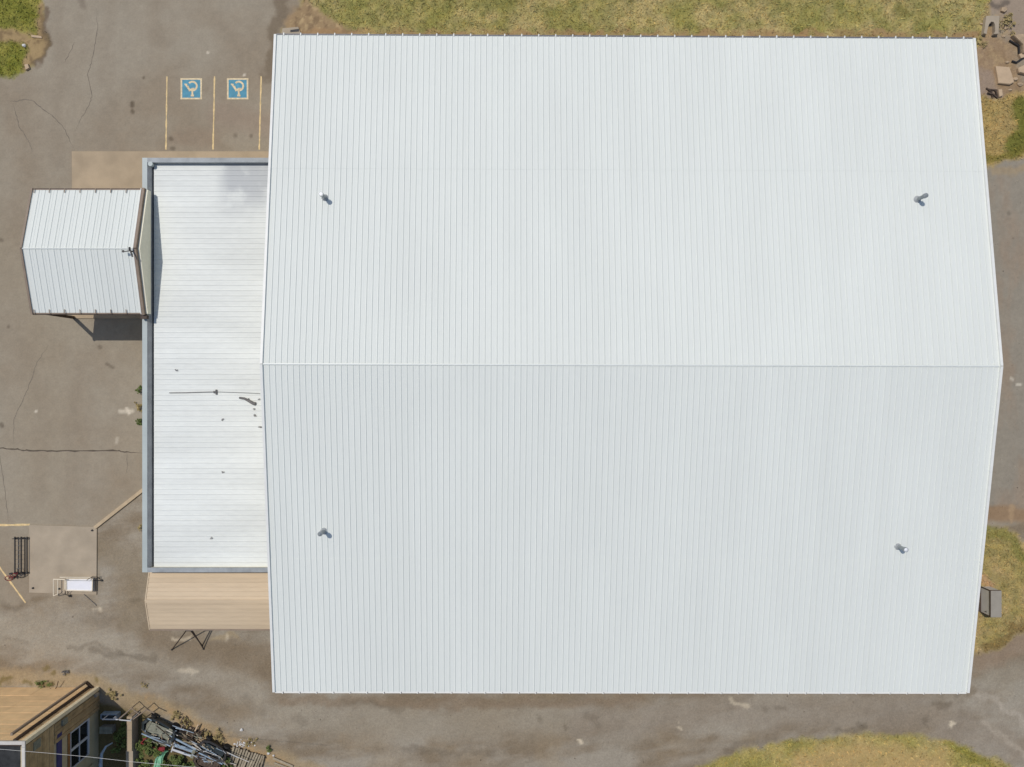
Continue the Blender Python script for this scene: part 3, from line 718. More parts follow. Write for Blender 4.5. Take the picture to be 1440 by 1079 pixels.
for ye in (cyN, cyS):
    s_ = 1 if ye == cyN else -1
    MB().bar((cxE+.02,ye+s_*.1,cze+.06),(cxE+.02,ridgeY,czr+.07), .05, .10).build('rake_flashing', M_trim, ca)
# triangular gable wall standing on the parapet
gx = X(193.2, rr_)
tri = [(cyS-.05,zp+.002),(cyN+.05,zp+.002),(cyN+.05,cze-.12),(ridgeY,czr-.14),(cyS-.05,cze-.12)]
mm = MB(); gx0 = gx-.1
mm.v = [(gx0,p_[0],p_[1]) for p_ in tri]+[(gx0+.2,p_[0],p_[1]) for p_ in tri]; mm.f = [(4,3,2,1,0),(5,6,7,8,9)]+[(i,(i+1)%5,5+(i+1)%5,5+i) for i in range(5)]
mm.build('gable_wall', M_gable, ca)
MB().box(cxW+.1,cxE-.1,cyS+.1,cyN-.1,cze-.30,cze-.22).build('ceiling', M_cream, ca)
for (a, b) in ((104,446.8),(104,294)):
    q = P(a, b); MB().box(q.x-.1,q.x+.1,q.y-.1,q.y+.1,-.05,cze-.30).build('column', M_browndk, ca)
MB().box(cxW+.3,W0-.1,cyS+.12,cyS+.3,cze-.55,cze-.3).build('beam', M_browndk, ca)
MB().box(cxW+.3,W0-.1,cyN-.3,cyN-.12,cze-.55,cze-.3).build('beam', M_browndk, ca)
q = P(184,354,rr_); fl = MB().tube([(q.x+.15,q.y,czr),(q.x+.15,q.y,czr+.35)], .05, 8).build('lamp_bracket', M_black, ca)
m = MB(); m.bar((q.x+.15,q.y,czr+.33),(q.x-.35,q.y-.08,czr+.36), .06,.06); m.bar((q.x+.15,q.y,czr+.33),(q.x+.28,q.y-.42,czr+.30), .09,.08); m.bar((q.x+.1,q.y+.02,czr+.33),(q.x+.12,q.y+.24,czr+.40), .10,.10); m.bar((q.x-.38,q.y-.12,czr+.36),(q.x-.32,q.y+.04,czr+.36), .10,.08)
m.build('floodlight', M_black, fl)
# conduit stub at the canopy's north-east corner
q = P(205,269.5,rp); MB().bar((q.x-.35,q.y,zp+.08),(q.x+.02,q.y,zp+.08), .07,.07).build('conduit', M_browndk, ca)
MB().box(X(196,re_),X(205.5,re_)-.02,cyS-.42,cyS-.16,cze-.42,cze-.12).build('corner_box', M_browndk, ca)
# ------------------------------------------------------------------ tan lean-to south of the annex
sh = thing('tan_shed', 'long tan metal shed with a low ribbed gable roof', 'shed')
rs, rsr = .058, .069
syN, syS = Y(800.5, rs), Y(885, rs); sxW = X(211, rs); sxE = X(392, rs); sY = Y(845.5, rsr); zs, zr = rs*H, rsr*H
for (ya, yb, za_, zb_, cnt) in ((syN, sY, zs, zr, 7), (sY, syS, zr, zs, 7)):
    for i in range(cnt):
        t0, t1 = i/cnt, (i+1)/cnt; y0_, y1_ = ya+(yb-ya)*t0, ya+(yb-ya)*t1; z0_, z1_ = za_+(zb_-za_)*t0, za_+(zb_-za_)*t1
        h = .020 if ya == syN else .012
        mm = MB(); pr = [(0,-.004),(.12,.0),(.6,.008),(.80,h),(.92,h),(1.0,-.004)]
        for xx in (sxW, sxE):
            for u, hh in pr: mm.v.append((xx, y0_+(y1_-y0_)*u, z0_+(z1_-z0_)*u+hh))
        k = len(pr)
        for j in range(k-1): mm.f.append((j, j+1, k+j+1, k+j))
        mm.build('roof_panel', M_tanroof, sh)
MB().bar((sxW,sY,zr+.03),(sxE,sY,zr+.03), .22, .03).build('ridge_cap', M_tanroof, sh)
MB().bar((sxW-.03,syN,zs-.03),(sxW-.03,sY,zr-.03), .07, .14).build('rake_trim', M_tanroof, sh)
MB().bar((sxW-.03,syS,zs-.03),(sxW-.03,sY,zr-.03), .07, .14).build('rake_trim', M_tanroof, sh)
MB().box(sxW-.06,sxE,syS-.09,syS-.0,zs-.1,zs+.02).build('gutter', M_brown, sh)
MB().box(sxW+.2,sxE,syS+.2,syS+.35,-.05,zs-.05).build('wall', M_wall, sh)
MB().box(sxW+.2,sxW+.35,syS+.35,S0+.04,-.05,zs-.05).build('wall', M_wall, sh)
# splayed metal stand beside the shed
ts = thing('splayed_stand', 'dark metal stand with long splayed legs beside the tan shed', 'stand')
hub = P(266, 886.5, .035); 
MB().box(hub.x-.28,hub.x+.28,hub.y-.06,hub.y+.16,hub.z-.06,hub.z+.06).build('head', M_black, ts)
for fx, fy, dx in ((242,913.5,-.2),(286.5,912.5,.22),(284.5,908,.1),(250,882,-.2)):
    f_ = P(fx, fy); MB().tube([(hub.x+dx,hub.y,hub.z),(f_.x,f_.y,.02)], .045, 6).build('leg', M_browndk, ts)
    MB().lump((f_.x,f_.y,.04), .07, seed=3).build('foot', M_black, ts)

# ------------------------------------------------------------------ bicycle rack, bicycle, white cart
br = thing('bike_rack', 'long low black bicycle rack beside the loading pad', 'bike rack')
def pz(px, py, z): q = P(px, py, z/H); return Vector((q.x, q.y, z))
ytop, ybot = 756.0, 806.0
for xx, z in ((21,.28),(29.8,.28),(38,.24)):
    MB().tube([pz(xx,ytop-1,z), pz(xx,ybot,z)], .052, 8).build('rail', M_black, br)
MB().tube([pz(34.6,ytop+1,.06), pz(34.6,ybot+2,.06)], .02, 6).build('rail', M_black, br)  # thin black line laid in for the shadow of the rails
for yy in (ytop+1.5, ybot):
    for xx, z in ((21,.28),(29.8,.28),(38,.24)):
        t_ = pz(xx, yy, z); MB().tube([t_, (t_.x,t_.y,.0)], .045, 8).build('post', M_black, br)
        MB().lump(t_+Vector((0,.05,0)), .09, seed=int(xx)).build('cap', M_black, br)
    MB().tube([pz(17,yy+(.5 if yy < 780 else 1.5),.2), pz(30,yy,.3), pz(39,yy+1,.2)], .028, 6).build('cross_bar', M_black, br)
for i in range(7):
    yy = ytop+5+i*6.4
    MB().tube([pz(21.6,yy+.6,.27), pz(25.5,yy,.12), pz(29.4,yy-.4,.27)], .010, 5, False).build('wheel_hoop', M_galv, br)
def bicycle():
    t = thing('bicycle', 'small dark red bicycle leaning at the foot of the rack', 'bicycle')
    # lies leaning: wheel plane tipped; local frame: along (dx), up tilt
    o = pz(23,814.5,0.02); ux = Vector((-1,-.22,0)).normalized()*-1; up = Vector((.12,.72,.62)).normalized()
    def q(a, b, c=0): return o+ux*a+up*b+ux.cross(up)*c
    for s_ in (-.50, .50):
        c_ = (s_, .30)
        ring = [q(c_[0]+.29*math.cos(a), c_[1]+.29*math.sin(a)) for a in [2*math.pi*i/20 for i in range(21)]]
        w = MB().tube(ring, .028, 6, False).build('wheel', M_tyre if s_ > 0 else M_red, t)
        rim = MB()
        for i in range(8):
            a = math.pi*2*i/8; rim.tube([q(c_[0],c_[1]), q(c_[0]+.27*math.cos(a), c_[1]+.27*math.sin(a))], .006, 3, False)
        rim.build('spokes', M_chrome, w)
    f = MB()
    B = q(-.05,.28); S_ = q(-.15,.72); Hd = q(.36,.74); R_ = q(-.5,.30); Fk = q(.5,.30)
    for a, b in ((B,S_),(B,Hd),(S_,Hd),(S_,R_),(B,R_)): f.tube([a,b], .028, 6)
    f.build('frame', M_red, t)
    MB().tube([q(.34,.85), Fk], .024, 6).build('fork', M_dark, t)
    MB().tube([q(.28,.92,-.26), q(.36,.88,-.1), q(.36,.88,.1), q(.28,.92,.26)], .02, 6).build('handlebar', M_dark, t)
    s1 = MB(); s1.bar(q(-.30,.80), q(-.04,.80), .13, .05); s1.build('saddle', M_dark, t)
    MB().tube([q(-.05,.28,-.1), q(-.05,.28,.1)], .08, 10).build('crank', M_dark, t)
bicycle()
wt = thing('white_cart', 'white flat-topped metal cart with open rails on the loading pad', 'cart')
zt = .30
def w3(px, py, z): return pz(px, py, z+.09)
a, b, c_, d_ = w3(93.5,814,zt), w3(130.5,814,zt), w3(130,831,zt), w3(93.5,830,zt)
MB().prism([(a.x,a.y),(b.x,b.y),(c_.x,c_.y),(d_.x,d_.y)], a.z-.05, a.z).build('top', M_top, wt)
m = MB(); e = a.z+.03
for p_, q_ in ((a,b),(b,c_),(c_,d_),(d_,a)): m.bar((p_.x,p_.y,e),(q_.x,q_.y,e), .06, .07)
m.build('rim', M_tube, wt)
MB().tube([w3(84,812,zt+.12), w3(128,812.2,zt+.12)], .03, 6).build('side_rail', M_tube, wt)
MB().tube([w3(93,816.4,zt+.09), w3(130,817,zt+.09)], .022, 6).build('side_rail', M_inner, wt)
for x_, y2 in ((75.3,838),(81.3,835.5),(91.2,829)):
    MB().tube([w3(x_,814.8,.32), w3(x_,y2,.32)], .035, 6).build('end_rail', M_tube, wt)
MB().tube([w3(75.3,814.8,.32), w3(91.5,815.2,.62)], .035, 6).build('end_rail', M_tube, wt)
MB().tube([w3(75.3,838,.32), w3(81.5,835.5,.5)], .028, 6).build('end_rail', M_tube, wt)
MB().tube([w3(82,837,.3), w3(88,832,.3)], .02, 5).build('brace', M_black, wt)
for lx, ly in ((93.5,814.5),(130,814.5),(129.5,830),(94,829.5)):
    t_ = w3(lx,ly,zt); g_ = (t_.x, t_.y, .09); MB().tube([t_, g_], .03, 6).build('leg', M_black, wt)
m = MB(); 
for lx, ly, l2, y2 in ((91.5,831,92.5,836),(95,831,95.5,836),(92,836,97,838)): m.tube([w3(lx,ly,.35), w3(l2,y2,.1)], .025, 5)
m.lump(w3(97.8,838.2,.05), .10, seed=9); m.build('caster', M_black, wt)
MB().box(b.x+.0,b.x+.06,c_.y-.02,b.y+.05,a.z-.12,a.z-.06).build('end_panel', M_inner, wt)
m = MB(); m.tube([w3(122,816,.6), w3(130,811,.5), w3(136,810.5,.3), w3(142.5,816.5,-.1)], .022, 6); m.tube([w3(131,812.5,.3), w3(141,813.2,.0)], .022, 5); m.tube([w3(131,816.4,.3), w3(142.5,816.6,-.1)], .03, 5)
m.lump(pz(142.5,816.6,.08), .09, seed=4); m.build('tow_bar', M_black, wt)
m = MB().tube([pz(118,836,.05), pz(125,842,.03), pz(134,850,.04), pz(135.5,852,.04)], .03, 5); m.build('bent_rod', M_stick, label='bent thin rod lying on gravel below the white cart', cat='rod')

# ------------------------------------------------------------------ grey cabinet east of the hall
cb = thing('utility_cabinet', 'grey metal utility cabinet on dry grass by the east wall', 'cabinet')
hb = .023
bx0, bx1 = X(1393.5,hb), X(1408.5,hb); by0, by1 = Y(868.3,hb), Y(831,hb); zb = hb*H
MB().box(bx0,bx1,by0,by1,zb-.06,zb).build('top', M_box, cb)
MB().box(bx0+.03,bx1-.03,by0+.03,by1-.03,-.05,zb-.06).build('body', mat('sunlit_cabinet_side', (.62,.59,.53), .5, .06, 2), cb)  # sides coloured paler than the top to stand in for sunlight on them
fr = MB()
for yy in (by0+.02, by1-.02): fr.bar((bx0+.005,yy,0),(bx0+.005,yy,zb-.04), .07,.06)
fr.bar((bx0-.005,by0,zb-.07),(bx0-.005,by1,zb-.07), .06,.08); fr.bar((bx0-.005,by0,.06),(bx0-.005,by1,.06), .06,.08)
fr.bar((bx0,by1+.01,zb-.07),(bx1,by1+.01,zb-.07), .05,.07)
fr.build('frame', M_browndk, cb)
MB().box(bx0-.55,bx0-.04,by0+.06,by1-.08,-.05,.10).build('plinth', M_browndk, cb)
MB().bar((bx0-.02,by0+.25,zb*.5),(bx0-.02,by0+.25,zb*.5+.15), .04,.04).build('handle', M_dark, cb)

# ------------------------------------------------------------------ north-east corner: culvert head, stones
cu = thing('concrete_culvert', 'pale concrete culvert head with a dark arched opening', 'culvert')
def cup(px, py, z): return pz(px, py, z)
outer = [(1387.2,22.5),(1405.2,22.5),(1404.3,47.5),(1397.8,48),(1399.6,44),(1399.3,35),(1397.5,31),(1394,30.5),(1391,34),(1388.5,42),(1387.5,48),(1383.6,47)]
MB().prism([(cup(a,b,.36).x, cup(a,b,.36).y) for a, b in outer], -.05, .36).build('headwall', M_conc2, cu)
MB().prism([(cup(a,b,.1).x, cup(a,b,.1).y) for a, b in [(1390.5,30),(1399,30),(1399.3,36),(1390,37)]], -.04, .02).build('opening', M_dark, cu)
def stone(name, pts, h, m_, label, cat, grp=None):
    rr = random.Random(len(pts)+int(pts[0][0]*7)); q = [(X(a), Y(b)) for a, b in pts]
    mm = MB(); cxx = sum(p_[0] for p_ in q)/len(q); cyy = sum(p_[1] for p_ in q)/len(q); n = len(q)
    if sum(q[i][0]*q[(i+1)%n][1]-q[(i+1)%n][0]*q[i][1] for i in range(n)) < 0: q = q[::-1]
    mm.v = [(p_[0], p_[1], -.05) for p_ in q]+[(p_[0], p_[1], h*.8) for p_ in q]+[(cxx+(p_[0]-cxx)*.92, cyy+(p_[1]-cyy)*.92, h*rr.uniform(.93,1.05)) for p_ in q]
    for L_ in range(2):
        for i in range(n): mm.f.append((L_*n+i, L_*n+(i+1)%n, (L_+1)*n+(i+1)%n, (L_+1)*n+i))
    mm.v.append((cxx, cyy, h)); c0 = len(mm.v)-1
    for i in range(n): mm.f.append((2*n+i, 2*n+(i+1)%n, c0))
    return mm.build(name, m_, label=label, cat=cat, group=grp)
stone('stone_slab', [(1398,94.5),(1417,96),(1420,104),(1424,117),(1418,120.5),(1402,118.5),(1400,106)], .22, M_slab, 'pale pinkish rectangular slab on bare dirt near the culvert', 'slab')
stone('stone_slab', [(1428,98),(1436,94),(1450,93),(1452,106),(1441,106),(1430,104)], .30, M_slab, 'pale pointed slab cut by the right edge, beside the pinkish one', 'slab')
stone('broken_slab', [(1420,53),(1433,51),(1452,58),(1452,80),(1434,78),(1433,66)], .45, M_rock, 'raised broken pavement slab with dark shaded edge, upper right', 'slab')
stone('rock', [(1430,78),(1438,76),(1440,82),(1433,84)], .25, M_slab, 'pale block just below the broken pavement slab', 'rock')
m = MB(); zc = .12
for a_, b_ in (((1419.5,57),(1432.5,65)),((1432.5,65),(1433,76)),((1423,86),(1429,88)),((1429,88),(1442,79))): m.bar(pz(a_[0],a_[1],zc), pz(b_[0],b_[1],zc), .10, .10)
m.build('slab_edge_shade', M_dark, label='dark bars painted as shade along the broken slab edge', cat='painted shade')  # black bars stand in for the shaded side of the slab edge
m = MB()
for i, (a_, b_) in enumerate([((1387,124),(1394,130)),((1390,126),(1402,127)),((1394,128),(1396,138)),((1400,127),(1403,137)),((1396,132),(1404,139)),((1389,130),(1398,134))]): m.bar(pz(a_[0],a_[1],.08+.02*i), pz(b_[0],b_[1],.06), .10, .09)
m.build('scrap_heap', M_rust, label='little heap of rusty brown scrap on bare ground', cat='scrap heap')
stone('rock', [(1402,127),(1407,127),(1408,136),(1403,138)], .2, M_slab, 'small pale stone right of the rusty scrap heap', 'rock')
stone('boulder', [(1407,12),(1412,11),(1415,15),(1411,19),(1406,17)], .2, M_rock, 'brownish boulder just above the culvert head', 'boulder')
for i, (a, b, s_) in enumerate([(1411,52,.13),(1416,88,.14),(1427,112,.2),(1434,119,.2),(1420,127,.12),(1410,30,.12),(1414,40,.16),(1380,34,.1)]):
    q = P(a, b); MB().lump((q.x,q.y,.04), s_, (1.2,.8,.6), seed=i).build('rock', M_rock, label=['brown rock right of the culvert mouth','brown rock above the pinkish slab','brown rock between the two pale slabs','brown rock under the pointed slab','brown rock low right of the rusty scrap','brown rock beside the culvert top','brown rock between culvert and broken slab','brown rock left of the culvert'][i], cat='rock', group='rocks by the culvert')
# top-left verge bits
stone('pale_board', [(44.5,49.5),(59,51.5),(59.5,54.5),(45,53)], .08, M_slab, 'pale board lying on the brown edge of the top left verge', 'board')
MB().lump((X(34.8),Y(65),.08), .16, (1,.8,.6), seed=5).build('white_stone', M_litter, label='bright white stone on the top left verge', cat='stone')
stone('rock', [(36,92),(41,91),(43,97),(38,100)], .18, M_slab, 'pale rock at the tip of the top left verge', 'rock')

# ------------------------------------------------------------------ house at the bottom left
ho = thing('ochre_house', 'tall ochre-sided house with white-edged tar roof, bottom left', 'house')
rt = .152; zt_ = rt*H; hN = Y(966.5); hE = X(139.5); hW = X(-260); hS = Y(1240)
courses = [0,.0263,.044,.0607,.078,.0955,.109,.1215,.132,.141,rt]
for i in range(len(courses)-1):
    z0_, z1_ = courses[i]*H, courses[i+1]*H
    for (xa, xb) in ((hW, X(-20)),(X(-20)+.01, X(60)),(X(60)+.01, hE-.25)):
        MB().box(xa, xb, hN-.2, hN+random.uniform(-.008,.008), z0_+.03, z1_-.03).build('siding_board', M_housetan, ho)
MB().box(hW, hE-.22, hN-.3, hN-.21, -.1, zt_).build('wall', M_browndk, ho)
# east wall
MB().box(hE-.3, hE-.06, hS, hN-.31, -.1, zt_).build('wall', M_houseE, ho)
MB().box(hW, hE-.3, hS, hN-.31, zt_-.35, zt_-.25).build('roof', M_tar, ho)
MB().box(hW, hE+.04, hN-.165, hN+.06, zt_, zt_+.10).build('coping', M_cop, ho)
MB().box(hE-.17, hE+.04, hS, hN-.17, zt_, zt_+.10).build('coping', M_cop, ho)
# upper plank cladding on the east wall: horizontal boards
zz = .098*H; i = 0
while zz < zt_-.1:
    hgt = .26; MB().box(hE-.055, hE+random.uniform(-.02,.015), hS, hN-.30, zz, min(zz+hgt-.02, zt_-.02)).build('plank', M_plank, ho); zz += hgt
MB().box(hE-.055, hE+.02, hS, Y(1029,.088), .083*H, .0925*H).build('blue_band', M_bluewood, ho)
MB().box(hE-.055, hE+.01, hS, Y(1032,.067), .064*H, .070*H).build('lintel_board', mat('orange_board', A(150,104,58), .8, .2, 3), ho)
# corner boards and service duct
MB().box(hE-.24, hE+.03, hN-.22, hN+.05, -.1, zt_-.01).build('corner_board', mat('pale_corner_board', (.85,.72,.48), .8, .1, 3), ho)
MB().box(X(124.5), X(128.5), hN+.01, hN+.12, -.1, zt_-.02).build('corner_board', M_browndk, ho)
for i in range(5): MB().box(hE-.05, hE+random.uniform(.0,.05), hN-.32-.28*(i+1), hN-.32-.28*i-.02, -.1, .0975*H).build('plank', M_plank, ho)
q0 = P(121.5,958.5); MB().box(q0.x-.06,q0.x+.09,q0.y-.10,q0.y+.06,-.1,zt_-.1).build('duct', M_brown, ho)
MB().bar((q0.x+.1,q0.y-.05,.1),(X(132),Y(967.5),.1), .16,.2).build('duct_foot', M_browndk, ho)
for f_ in (): MB().box(q0.x-.12,q0.x+.17,hN+.01,q0.y+.12,zt_*f_,zt_*f_+.05).build('duct_bracket', M_browndk, ho)
# window on the east wall
wy0, wy1 = Y(1062)*(1-.0275), Y(1011)*(1-.0275); wz0, wz1 = 1.5, 3.6
wf = MB().box(hE-.05,hE+.05,wy0,wy1,wz0-.16,wz0).box(hE-.05,hE+.05,wy0,wy1,wz1,wz1+.05).box(hE-.05,hE+.05,wy1-.10,wy1,wz0,wz1).box(hE-.05,hE+.05,wy0,wy0+.06,wz0,wz1)
wy_m = (wy0+wy1)/2
wf.box(hE-.05,hE+.04,wy_m-.09,wy_m+.09,wz0,wz1).box(hE-.05,hE+.03,wy0+.06,wy_m-.09,2.5,2.56).box(hE-.05,hE+.03,wy_m+.09,wy1-.10,2.5,2.56)
wfo = wf.build('window', M_frame, ho)
MB().box(hE-.055,hE-.03,wy0+.06,wy_m-.09,wz0,wz1).build('pane', M_glass, wfo)
MB().box(hE-.055,hE-.03,wy_m+.09,wy1-.10,wz0,wz1).build('pane', M_glass, wfo)
MB().box(hE+.0,hE+.03,Y(1150),Y(1066),.8,3.2).build('door', M_houseE, ho)
MB().box(hE+.021,hE+.06,-(1052-539.5)/1000*H*.87,-(1040-539.5)/1000*H*.87,.125*H,.138*H).build('vent_plate', M_scrapg, ho)
MB().box(hE+.03,hE+.22,Y(975),Y(971),.35,.75).build('meter_box', M_box, ho)
MB().box(hE+.03,hE+.16,-(999-539.5)/1000*H*.96,-(991-539.5)/1000*H*.96,.075*H,.085*H).build('wall_lamp', M_scrapg, ho)

# cable above the house
a, b = pz(-60,1050,9.6), pz(186,1071.5,9.6)
mid = (a+b)/2-Vector((0,0,.15)); m = MB().tube([a,(a+mid)/2-Vector((0,0,.05)),mid,(mid+b)/2-Vector((0,0,.05)),b,b+(b-a)*.6], .011, 5)
m.build('overhead_cable', M_wire, label='thin pale cable strung across the bottom left yard', cat='cable')
# yard wall, gate, metal bits
MB().box(X(187.5),X(194.5),Y(1048),Y(1000),-.05,.95).build('yard_wall', M_conc, label='tan masonry wall segment beside the dark shaded yard, nearer the road', cat='wall', group='yard wall')
MB().box(X(185),X(194.5),Y(1200),Y(1048)-.01,-.05,.8).build('yard_wall', M_conc2, label='wider tan wall segment running off the bottom edge', cat='wall', group='yard wall')
gt = thing('zigzag_gate', 'folding zigzag metal gate arms between house yard and scrap', 'gate')
for a_, b_ in (((166,1012),(185,996)),((185,996),(196,1005)),((187,1012),(206,998)),((206,998),(217,1003))): MB().tube([pz(a_[0],a_[1],1.15), pz(b_[0],b_[1],1.15)], .04, 6).build('arm', M_brown, gt)
for a_, b_ in ((166,1012),(185,996),(206,998)): MB().tube([pz(a_,b_,1.15), (pz(a_,b_,1.15).x, pz(a_,b_,1.15).y, 0)], .035, 6).build('post', M_brown, gt)
yr = thing('yard_rail', 'pale horizontal rail across the shaded yard by the house', 'rail')
MB().tube([pz(144,1012,1.35), pz(166,1012,1.35)], .045, 6).build('rail', M_frame, yr); MB().tube([pz(168,1012.5,1.35), pz(184,1014,1.35)], .045, 6).build('rail', M_frame, yr)
for xx in (144,167,184): MB().tube([pz(xx,1012.3,1.33),(pz(xx,1012.3,1.33).x,pz(xx,1012.3,1.33).y,0)], .035, 6).build('post', M_frame, yr)
ac = thing('blue_grey_trough', 'blue-grey metal trough with a white knob in the shaded yard', 'trough')
MB().box(X(147),X(170),Y(1007),Y(1000),-.05,.55).build('body', M_scrapb, ac); MB().box(X(149),X(168),Y(1005.5),Y(1001.5),.55,.60).build('lid', M_scrapk, ac)
MB().lump((X(169),Y(1004),.75), .13, seed=2).build('knob', M_litter, ac)
bxo = thing('grey_crate', 'grey lidded crate standing in the shaded yard', 'crate'); MB().box(X(146),X(163),Y(1027),Y(1018),-.05,.5).build('body', M_box, bxo); MB().box(X(145.6),X(163.4),Y(1027.3),Y(1017.7),.5,.56).build('lid', M_scrapg, bxo)
mm = MB().tube([pz(158,1045,1.2), pz(149,1050,1.9), pz(143,1060,2.2), pz(141.5,1075,2.2), pz(141.5,1092,2.0)], .05, 6, r2=.16)
mm.build('curved_pipe', M_scrapb, label='pale blue-grey curved pipe rising beside the house wall', cat='pipe')

# ------------------------------------------------------------------ scrap yard strip
def loc_frame(px, py, ang, z=0.0):
    o = P(px, py); c_, s_ = math.cos(math.radians(ang)), math.sin(math.radians(ang))
    def f_(a, b, h): return Vector((o.x+a*c_-b*s_, o.y+a*s_+b*c_, z+h))
    return f_
# shell: rounded open tub with rim, tail and panel
def tub(px, py, ang, L_, W_, Hh, name, label, mshell, mpanel, mrail):
    f_ = loc_frame(px, py, ang); t = thing(name, label, 'scrap vehicle')
    n = 20; low = []; top = []; inn = []; mm = MB()
    for i in range(n):
        a = 2*math.pi*i/n; ca_, sa_ = math.cos(a), math.sin(a)
        ex = abs(ca_)**.6*(1 if ca_ > 0 else -1)*(1+.05*math.sin(3*i+px)); ey = (1+.07*math.sin(5*i+px))*abs(sa_)**.55*(1 if sa_ > 0 else -1)
        low.append(f_(L_/2*.88*ex, W_/2*.8*ey, .15)); top.append(f_(L_/2*ex, W_/2*ey, Hh*(1+.12*ex+.08*math.sin(7*i+px)))); inn.append(f_(L_/2*.84*ex, W_/2*.74*ey, Hh*.96))
    mm.v = [tuple(v) for v in low+top+inn]
    for r_ in range(2):
        for i in range(n): mm.f.append((r_*n+i, r_*n+(i+1)%n, (r_+1)*n+(i+1)%n, (r_+1)*n+i))
    mm.f.append(tuple(range(n))[::-1]); mm.build('shell', mshell, t)
    MB().tube(top+[top[0]], .028, 5, False).build('rim', M_black, t)
    p_ = MB(); p_.quad(f_(-L_*.30,-W_*.32,Hh*.9), f_(L_*.36,-W_*.30,Hh*.85), f_(L_*.38,W_*.28,Hh*.85), f_(-L_*.26,W_*.30,Hh*.95)); p_.quad(f_(-L_*.42,-W_*.25,Hh*.6), f_(-L_*.31,-W_*.33,Hh*.9), f_(-L_*.27,W_*.31,Hh*.95), f_(-L_*.42,W_*.2,Hh*.6)); p_.build('deck_panel', mpanel, t)
    MB().bar(f_(-L_*.38,-W_*.5,Hh+.05), f_(L_*.5,-W_*.47,Hh+.02), .09, .07).build('side_rail', mrail, t)
    for a in (-.32,.34):
        for b in (-.45,.45):
            c0 = f_(L_*a, W_*b, .26); d0 = f_(L_*a, W_*b+(.14 if b > 0 else -.14), .26); MB().tube([c0, d0], .25, 12).build('wheel', M_tyre, t)
    rr = random.Random(int(px))
    for k_ in range(26):
        a, b = rr.uniform(-.46,.46)*L_, rr.uniform(-.42,.46)*W_; a2 = a+rr.gauss(0,.22); b2 = b+rr.gauss(0,.12); z_ = Hh*rr.uniform(.9,1.12)
        MB().bar(f_(a,b,z_), f_(a2,b2,z_+rr.uniform(-.05,.1)), rr.uniform(.02,.09), rr.uniform(.02,.06)).build('scrap_bar', rr.choice([M_rust,M_black,M_scrapg,M_oldwood,M_inner,M_slab,M_scrapb]), t)
tub(229,1021.5,-25,2.75,1.35,.75,'scrap_cart','dark scrap cart shell with grey deck, nearest the yard wall', M_scrapk, M_scrapg, M_scrapb)
tub(304,1050,-27,2.3,1.1,.7,'scrap_cart','black scrap shell with a blue-grey side rail by the wooden pallet', M_black, M_scrapk, M_scrapb)
tub(296,1068.5,-25,2.2,1.15,.6,'scrap_cart','rusty open scrap shell below the black one', M_rust, M_rust, M_oldwood)
def clutter(name, label, px, py, ang, L_, W_, n, mats_, seed, cat='scrap pile', zmax=.5, long=.7):
    t = thing(name, label, cat); f_ = loc_frame(px, py, ang); rr = random.Random(seed)
    for i in range(n):
        a, b = rr.uniform(-.5,.5)*L_, rr.uniform(-.5,.5)*W_; l_ = rr.uniform(.25,1)*long; an_ = rr.choice([0,0,.15,-.15,1.57,1.4]); z = rr.uniform(.06,zmax)
        a1, b1 = a+l_*math.cos(an_), b+l_*math.sin(an_)
        MB().bar(f_(a,b,z), f_(a1,b1,z+rr.uniform(-.08,.1)), rr.uniform(.02,.11), rr.uniform(.02,.08)).build('scrap_bar', rr.choice(mats_), t)
    MB().prism([tuple(f_(s1*L_/2, s2*W_/2, 0))[:2] for s1, s2 in ((-1,-1),(1,-1),(1,1),(-1,1))], -.03, .10).build('bed', M_rust, t)
    return t, f_
t_, f_ = clutter('scrap_trailer', 'low trailer frame heaped with rusty bars, between two cart shells', 268,1029,-27,1.9,.85,60,[M_rust,M_oldwood,M_scrapg,M_rust,M_slab],3)
MB().bar(f_(-1.2,-.62,.62), f_(1.1,-.66,.58), .13, .09).build('long_rail', M_scrapb, t_)
t_, f_ = clutter('red_cart', 'small red-railed cart with mixed scrap, below the dark shell', 221,1040,-20,1.6,.5,30,[M_rust,M_scrapg,M_black],5)
m = MB(); m.bar(f_(-.95,-.36,.5), f_(.95,-.40,.45), .08,.08); m.bar(f_(-.9,.0,.5), f_(-.5,.28,.52), .06,.06); m.bar(f_(-.95,-.36,.5), f_(-.6,.3,.5), .06,.06); m.build('red_rail', M_red, t_)
m = MB(); m.bar(f_(.55,-.3,.5), f_(.95,-.12,.5), .24,.12); m.build('red_seat', M_red, t_)
pp = thing('pipe_pile', 'long diagonal pile of thin pale pipes running through the scrap strip', 'pipe pile'); f_ = loc_frame(278,1044,-27); rr = random.Random(77)
for i in range(26):
    a = rr.uniform(-3.6,2.6); b = rr.gauss(0,.42); l_ = rr.uniform(.6,2.2); an_ = rr.gauss(0,.13)
    MB().tube([f_(a,b,rr.uniform(.4,.75)), f_(a+l_*math.cos(an_), b+l_*math.sin(an_), rr.uniform(.4,.8))], rr.uniform(.018,.04), 5).build('pipe', rr.choice([M_scrapb,M_cop,M_oldwood,M_inner,M_rust,M_browndk]), pp)
wp = thing('panel_frame', 'blue-white panel frame leaning in the scrap strip', 'frame'); f_ = loc_frame(262,1051,-18)
MB().bar(f_(-.9,-.18,.5), f_(.9,-.22,.48), .16,.05).build('panel', M_frame, wp); MB().bar(f_(-.85,.18,.45), f_(.7,.14,.42), .26,.05).build('panel', M_scrapb, wp)
MB().bar(f_(-.85,-.4,.5), f_(-.85,.45,.5), .08,.06).build('crosspiece', M_frame, wp); MB().bar(f_(.78,-.35,.5), f_(.80,.35,.5), .22,.08).build('crosspiece', M_scrapg, wp)
